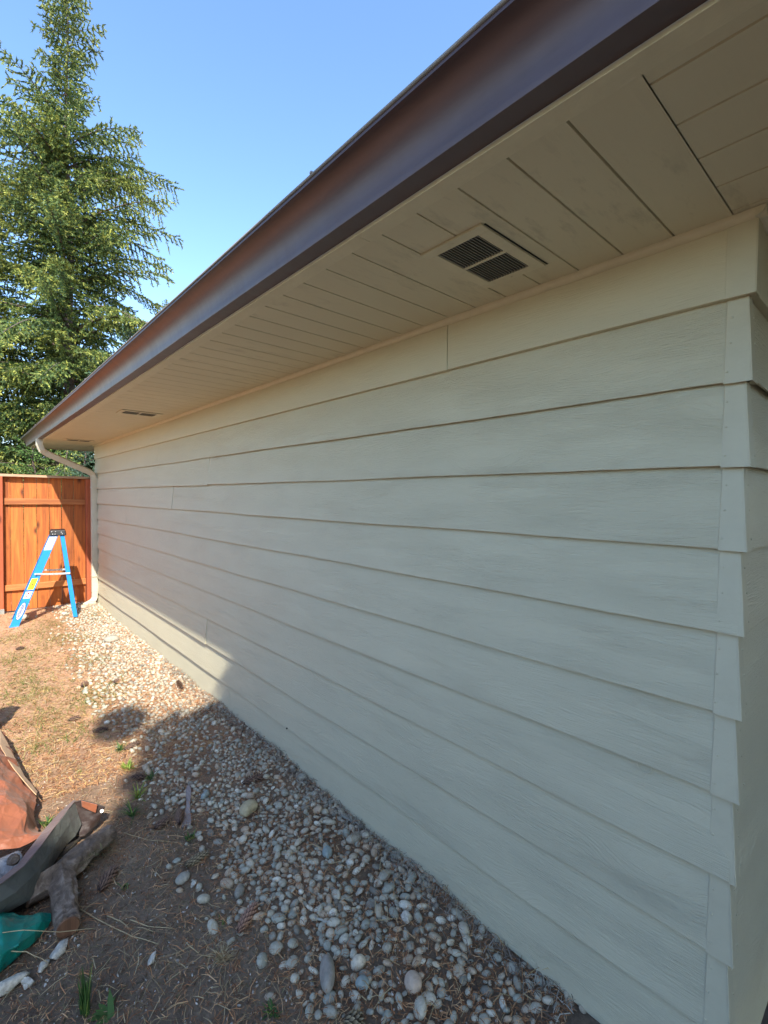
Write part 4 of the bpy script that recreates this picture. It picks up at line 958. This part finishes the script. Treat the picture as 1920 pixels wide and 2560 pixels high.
m_tb = tarp_mat('brown_tarp', (.30, .098, .045), .42); m_tp = tarp_mat('pale_tarp_corner', (.60, .38, .21), .5); m_tk = tarp_mat('cavity_shade_black', (.016, .012, .010), .7); m_ts = tarp_mat('silver_tarp_underside', (.085, .092, .080), .5); m_tm = tarp_mat('mauve_fold', (.17, .115, .10), .5); m_hem = tarp_mat('dark_tarp_hem', (.030, .016, .012), .5)  # m_tk: shade of the hollow under the flap, put into colour
o0 = gp(60, 2100, 0); TO = Vector((o0.x, o0.y, 0)); tarp = empty('tarp', tuple(TO), label='crumpled brown tarp with a silver-grey underside folded over a wood pile', cat='tarp')
G = sheet([[(-170, 1740, .22), (-60, 1770, .20), (8, 1838, .13), (52, 1935, .09), (92, 1987, .04)],
           [(-170, 1830, .34), (-60, 1860, .31), (12, 1925, .24), (62, 1968, .17), (95, 1995, .09)],
           [(-170, 1930, .34), (-60, 1950, .31), (18, 1990, .25), (70, 2035, .18), (98, 2070, .03)],
           [(-170, 2040, .30), (-60, 2050, .27), (10, 2070, .21), (60, 2078, .15), (106, 2080, .08)],
           [(-170, 2110, .26), (-60, 2112, .23), (0, 2122, .17), (50, 2118, .14), (112, 2088, .15)]], 150, 150, 21, .017, 2.5)
sheet_obj('brown_side', G, m_tb, tarp, TO)
G = sheet([[(188, 2001, .15), (166, 2028, .17), (128, 2078, .18), (100, 2118, .18), (60, 2165, .19), (5, 2208, .20), (-90, 2265, .22)],
           [(192, 2020, .12), (172, 2055, .13), (146, 2095, .12), (125, 2130, .12), (90, 2180, .13), (40, 2230, .15), (-90, 2310, .17)],
           [(202, 2062, .06), (188, 2090, .05), (163, 2110, .03), (142, 2140, .04), (112, 2195, .05), (70, 2250, .07), (-90, 2335, .10)]], 40, 110, 31, .006, 3)
sheet_obj('silver_side', G, m_ts, tarp, TO)
G = sheet([[(182, 2002, .15), (150, 2030, .17), (114, 2070, .16), (80, 2115, .17), (45, 2160, .18), (-2, 2200, .20), (-90, 2250, .22)],
           [(189, 2001, .150), (167, 2028, .172), (129, 2078, .183), (101, 2118, .183), (61, 2165, .193), (6, 2208, .203), (-90, 2265, .224)]], 10, 90, 41, .001, 3)
sheet_obj('folded_edge', G, m_tm, tarp, TO)
G = sheet([[(186, 2004, .15), (203, 1999, .155), (232, 2006, .13), (263, 2017, .10)],
           [(192, 2015, .13), (212, 2022, .11), (232, 2030, .09), (256, 2036, .07)],
           [(194, 2040, .09), (206, 2055, .06), (226, 2058, .05), (247, 2052, .04)],
           [(199, 2094, .02), (212, 2090, .02), (226, 2076, .02), (240, 2064, .02)]], 24, 24, 51, .006, 10)
sheet_obj('hem_corner', G, m_hem, tarp, TO, .004)
G = sheet([[(203, 2003, .158), (222, 2008, .142), (243, 2013, .125)], [(204, 2018, .125), (222, 2027, .105), (239, 2034, .085)]], 10, 12, 61, .002, 10)
sheet_obj('hem_facing', G+np.array([0, -.006, .006]), m_tb, tarp, TO)
G = sheet([[(-60, 1765, .215), (2, 1828, .16), (30, 1885, .13), (59, 1942, .10), (93, 1984, .06)],
           [(-60, 1800, .24), (0, 1868, .21), (24, 1912, .19), (55, 1952, .15), (90, 1992, .085)]], 16, 60, 81, .002, 3)
sheet_obj('pale_corner', G+np.array([0, -.008, .012]), m_tp, tarp, TO)
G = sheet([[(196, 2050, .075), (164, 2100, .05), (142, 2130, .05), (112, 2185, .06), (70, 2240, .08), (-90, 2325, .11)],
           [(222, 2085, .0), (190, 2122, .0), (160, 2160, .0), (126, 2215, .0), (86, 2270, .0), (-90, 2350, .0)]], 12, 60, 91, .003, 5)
sheet_obj('cavity_shade_sheet', G+np.array([-.01, .02, 0]), m_tk, tarp, TO)  # near-black sheet standing in for the shade under the flap
q = gp(255, 2028, .090)-TO; m = MB(); m.tube([q+Vector((-.002, -.006, .004)), q+Vector((-.003, -.012, .008))], [.008, .007], 12); m.build('grommet', plain('brass_grommet', (.6, .57, .5), .3, .9), tarp)
# green plastic sheet
q0 = gp(40, 2350, 0); GO = Vector((q0.x, q0.y, 0))
m_gp, t_, p_ = M('green_plastic'); tc = N(t_, 'TexCoord'); n_ = N(t_, 'TexNoise', Scale=14, Detail=5); L(t_, tc.outputs['Object'], n_.inputs['Vector'])
r_ = ramp(t_, n_.outputs[0], [(.3, (.0, .13, .10)), (.7, (.006, .27, .20))]); L(t_, r_.outputs[0], p_.inputs['Base Color']); p_.inputs['Roughness'].default_value = .28; bump(t_, p_, n_.outputs[0], .006)
G = sheet([[(-90, 2262, .11), (0, 2278, .10), (62, 2286, .08), (104, 2280, .06), (126, 2284, .03)],
           [(-90, 2320, .11), (0, 2325, .10), (60, 2318, .09), (106, 2304, .06), (129, 2302, .02)],
           [(-90, 2390, .09), (0, 2385, .08), (50, 2360, .08), (92, 2330, .05), (118, 2322, .01)],
           [(-90, 2475, .03), (0, 2430, .02), (42, 2398, .02), (80, 2360, .02), (108, 2335, .0)]], 60, 70, 71, .012, 9)
o = sheet_obj('plastic_sheet', G, m_gp, None, GO); o.location = tuple(GO); tag(o, 'crumpled teal green plastic sheet under the tarp edge', 'plastic sheet')

# ------------------------------------------------------------------ trees
def spruce(name, base, height, radius, seed, mat, label, cat='tree', group=None, levels=.34, per=6, dens=1.0, droop=.35, blade=(.09, .15), bw=.03, tipf=.30, zlow=.06, shape=.85, hang=.5, asym=None, top_thin=1.0, pitch=.052, nbl=2):
    R_ = np.random.default_rng(seed); root = empty(name, base, label=label, cat=cat, group=group)
    tr = MB(); n = 14
    lean = R_.normal(0, .02, 2); pts = [(lean[0]*height*(i/n)**2+.04*math.sin(i*1.3+seed), lean[1]*height*(i/n)**2, height*i/n) for i in range(n+1)]
    tr.tube(pts, [max(.012, .028*height**.85*(1-i/n)**1.1*.55) for i in range(n+1)], 10)
    P0, D, LN, TN = [], [], [], []; br = MB()
    z = height*zlow
    while z < height*.985:
        f = z/height; prof = radius*min(1, (1-f)**shape*1.05+.03)
        if f > .7: prof *= top_thin
        prof *= 1+.16*math.sin(z*1.7+seed)+.12*math.sin(z*4.3+seed*2); k = max(3, int(per*(1-.45*f)+R_.integers(-1, 2)))
        a0 = R_.uniform(0, 6.28)
        for j in range(k):
            a = a0+6.283*j/k+R_.normal(0, .25); Ln = prof*R_.uniform(.5, 1.25)
            if R_.random() < .10: continue
            if asym is not None: Ln *= 1+asym[1]*math.cos(a-asym[0])
            if Ln < .12: Ln = .12
            dz0 = R_.uniform(.02, .38)+(.5*f); dd = droop*(1-.55*f)*R_.uniform(.7, 1.4)/max(.6, Ln)**.35
            tx, ty = pts[min(n, int(f*n))][:2]
            ns = max(5, int(Ln/.11)); ca, sa = math.cos(a), math.sin(a); prev = None
            cur = R_.normal(0, .15); bt = max(0, R_.normal(.0, .14))
            pl = []
            for i in range(ns+1):
                s = Ln*i/ns; aa = a+cur*(s/Ln); h = dz0*s-dd*s*s+.10*dd*max(0, s-Ln*.7)**2*6
                pl.append(np.array([tx+math.cos(aa)*s, ty+math.sin(aa)*s, z+h]))
            tr.tube([Vector(p) for p in pl[::2]] if len(pl) > 4 else [Vector(p) for p in pl], [max(.004, .011*Ln*(1-i/max(1, len(pl[::2]) if len(pl) > 4 else len(pl)))) for i in range(len(pl[::2]) if len(pl) > 4 else len(pl))], 4, cap=False)
            for i in range(1, ns+1):
                s = i/ns; d0 = pl[i]-pl[i-1]; d0 = d0/np.linalg.norm(d0); side = np.cross(d0, [0, 0, 1]); side /= np.linalg.norm(side)+1e-9
                if s < .07: continue
                for sd in (-1, 1, 0):
                    if R_.random() > dens*(1 if sd else .8): continue
                    if sd == 0: l2 = R_.uniform(.12, .34)*min(1, Ln)*hang*2; dv = d0*.35+np.array([0, 0, -1])*R_.uniform(.6, 1.2)
                    else: l2 = (.16+.34*(1-s)*1.0)*min(1.3, Ln**.7)*R_.uniform(.7, 1.3); dv = side*sd*.75+d0*.62+np.array([0, 0, R_.uniform(-.55, .15)])
                    dv = dv/np.linalg.norm(dv); nb = max(2, int(l2/pitch))
                    for q in range(nb):
                        t2 = (q+.5)/nb; p = pl[i]+dv*l2*t2+np.array([0, 0, -.35*(l2*t2)**2]); 
                        for _ in range(nbl):
                            P0.append(p); v = dv*1.0+R_.normal(0, .62, 3); v = v/np.linalg.norm(v); D.append(v); LN.append(R_.uniform(*blade)*(1.0 if Ln > .5 else .7))
                            TN.append(min(1, bt+.85*(R_.random() < tipf*(.25+.75*t2)*(.25+s)*.9)))
        z += levels*(1-.35*f)*R_.uniform(.8, 1.2)
    tr.build('trunk', m_trunk, root, smooth=True)
    P0 = np.array(P0); D = np.array(D); LN = np.array(LN)[:, None]; m_ = len(P0)
    S = np.cross(D, R_.normal(size=(m_, 3))); S /= np.linalg.norm(S, axis=1, keepdims=True)+1e-9
    W_ = bw*R_.uniform(.6, 1.2, (m_, 1))
    V = np.stack([P0-D*LN*.3, P0+S*W_*.5+D*LN*.1, P0+D*LN*.7, P0-S*W_*.5+D*LN*.1], 1).reshape(-1, 3)
    F = np.arange(m_*4).reshape(m_, 4); T = np.repeat(np.array(TN)*R_.uniform(.4, 1, m_), 4)
    np_mesh('crown', V, F, mat, root, attr=T); print(name, m_)
    return root
spruce('spruce_tree', (.55, 14, 0), 15.2, 3.1, 11, m_needle, 'tallest spruce with a bare thin top rising above the fence', group='conifers beyond the fence', levels=.29, per=8, droop=.32, shape=.66, top_thin=.48, bw=.031, blade=(.07, .12), pitch=.036, nbl=3, asym=(-.2, .05), hang=.7, tipf=.5)
spruce('spruce_tree', (-1.55, 16.0, 0), 12.6, 3.0, 12, m_needle, 'second spruce at the left edge of the photo, lower than the tallest', group='conifers beyond the fence', levels=.30, per=9, droop=.30, shape=.75, bw=.031, blade=(.07, .13), pitch=.038, nbl=3, hang=.6, tipf=.45)
spruce('spruce_tree', (1.25, 12.2, 0), 5.6, 1.5, 13, m_needle_b, 'small blue-green conifer showing its tip just above the gutter', group='conifers beyond the fence', levels=.30, per=6, droop=.12, blade=(.07, .12), hang=.3, tipf=.2)
spruce('fir_tree', (-.55, 10.4, 0), 2.62, .95, 14, m_fir, 'bright green young fir just behind the fence top', group='young firs behind the fence', levels=.16, per=7, droop=.10, blade=(.05, .085), bw=.02, hang=.15, tipf=.45, shape=.7)
spruce('fir_tree', (-1.45, 10.2, 0), 2.9, 1.0, 15, m_fir, 'young fir behind the fence left of the brightest one', group='young firs behind the fence', levels=.16, per=7, droop=.10, blade=(.05, .085), bw=.02, hang=.15, tipf=.4, shape=.7)
spruce('fir_tree', (.35, 11.0, 0), 2.55, .9, 16, m_needle_b, 'dark young conifer behind the fence near the downspout', group='young firs behind the fence', levels=.17, per=6, droop=.12, blade=(.05, .09), bw=.022, hang=.2, tipf=.1, shape=.7)
spruce('spruce_tree', (4.2, 19.5, 0), 9.0, 2.8, 17, m_needle, 'farther conifer seen low behind the gutter line', group='conifers beyond the fence', levels=.45, per=6, droop=.2, bw=.04)
spruce('spruce_tree', (-1.2, 20, 0), 9.5, 3.4, 18, m_needle, 'dark conifer filling the gaps low behind the tallest spruce', group='conifers beyond the fence', levels=.45, per=7, droop=.2, bw=.045, tipf=.05)
spruce('spruce_tree', (2.0, 20.5, 0), 8.0, 3.2, 19, m_needle, 'dark conifer standing behind and right of the tallest spruce', group='conifers beyond the fence', levels=.45, per=7, droop=.2, bw=.045, tipf=.05)

# broad tree standing behind the photographer: its shade covers the near end of the yard
def shade_tree():
    root = empty('shade_tree', (-3.08, -3.6, 0), label='broad leafy tree standing behind the photographer and shading the near yard', cat='tree')
    m = MB(); m.tube([(0, 0, 0), (.1, 0, 1.8), (.3, .05, 3.6), (.5, 0, 6.0)], [.2, .17, .13, .05], 10)
    for i in range(7): a = i*.9; m.tube([(.2, 0, 2.0+.25*i), (.6+.6*math.cos(a), .3*math.sin(a), 3.0+.35*i), (.8+1.1*math.cos(a), .4*math.sin(a), 3.5+.42*i)], [.07, .045, .015], 6)
    m.build('trunk', m_trunk, root, smooth=True)
    R_ = np.random.default_rng(5)
    blobs = [(-.1, 0, 5.1, .64, .7, .95), (.36, 0, 6.2, .6, .6, .95), (-.44, 0, 7.28, .13, .15, .16), (1.05, 0, 6.1, .85, .7, 1.15), (1.9, .1, 5.5, .75, .7, 1.2), (.2, 0, 4.0, 1.0, .8, 1.0), (1.3, 0, 4.4, 1.0, .8, 1.0), (2.2, .1, 4.0, .6, .6, 1.0), (-.2, 0, 4.4, .6, .6, .9), (1.2, 0, 3.0, 1.2, .7, .8), (2.6, 0, 5.0, .4, .5, .6)]
    n = 62000; k = R_.integers(0, len(blobs), n); Bc = np.array([b_[:3] for b_ in blobs]); Br = np.array([b_[3:] for b_ in blobs])
    d = R_.normal(size=(n, 3)); d /= np.linalg.norm(d, axis=1, keepdims=True); r_ = R_.random(n)**(1/2.2)
    P = Bc[k]+d*Br[k]*r_[:, None]*(1+.12*np.sin(d[:, :1]*7)); D = R_.normal(size=(n, 3)); D /= np.linalg.norm(D, axis=1, keepdims=True); S = np.cross(D, R_.normal(size=(n, 3))); S /= np.linalg.norm(S, axis=1, keepdims=True)
    V = np.stack([P-D*.06, P+S*.035, P+D*.07, P-S*.035], 1).reshape(-1, 3)
    np_mesh('crown', V, np.arange(n*4).reshape(n, 4), m_weed, root, attr=np.repeat((R_.random(n) < .2).astype(float), 4))
shade_tree()

def hedge(loc, rz, half, hgt, th, n, lf, label, seed, name='hedge', mat=None):  # unseen hedges, added for the skylight they block
    root = empty(name, loc, rz, label=label, cat='hedge'); m = MB(); k = int(half*1.2)
    for i in range(k):
        x = -half+(i+.5)*2*half/k; m.tube([(x, 0, 0), (x+.05, .05, hgt*.4), (x, 0, hgt*.85)], [.06, .045, .015], 6)
    m.build('stem', m_trunk, root)
    R_ = np.random.default_rng(seed)
    P = np.stack([R_.uniform(-half, half, n), R_.normal(0, th*.5, n).clip(-th, th), R_.uniform(.05, 1, n)**.9, ], -1); P[:, 2] *= hgt*(1+.07*np.sin(P[:, 0]*2.3)+.05*np.sin(P[:, 0]*5.1)); D = R_.normal(size=(n, 3)); D /= np.linalg.norm(D, axis=1, keepdims=True); S = np.cross(D, R_.normal(size=(n, 3))); S /= np.linalg.norm(S, axis=1, keepdims=True)
    V = np.stack([P-D*lf, P+S*lf*.55, P+D*lf*1.1, P-S*lf*.55], 1).reshape(-1, 3); np_mesh('foliage', V, np.arange(n*4).reshape(n, 4), mat or m_weed, root, attr=np.zeros(n*4))
hedge((2.2, -2.6, 0), 0, 3.2, 4.0, .55, 28000, .07, 'dense evergreen hedge added out of view to darken the near end wall', 8)
hedge((-6.6, 3.2, 0), math.pi/2, 7.5, 2.1, .9, 24000, .13, 'tall dark conifer hedge added out of view to dim the light under the eave', 9, mat=m_needle)
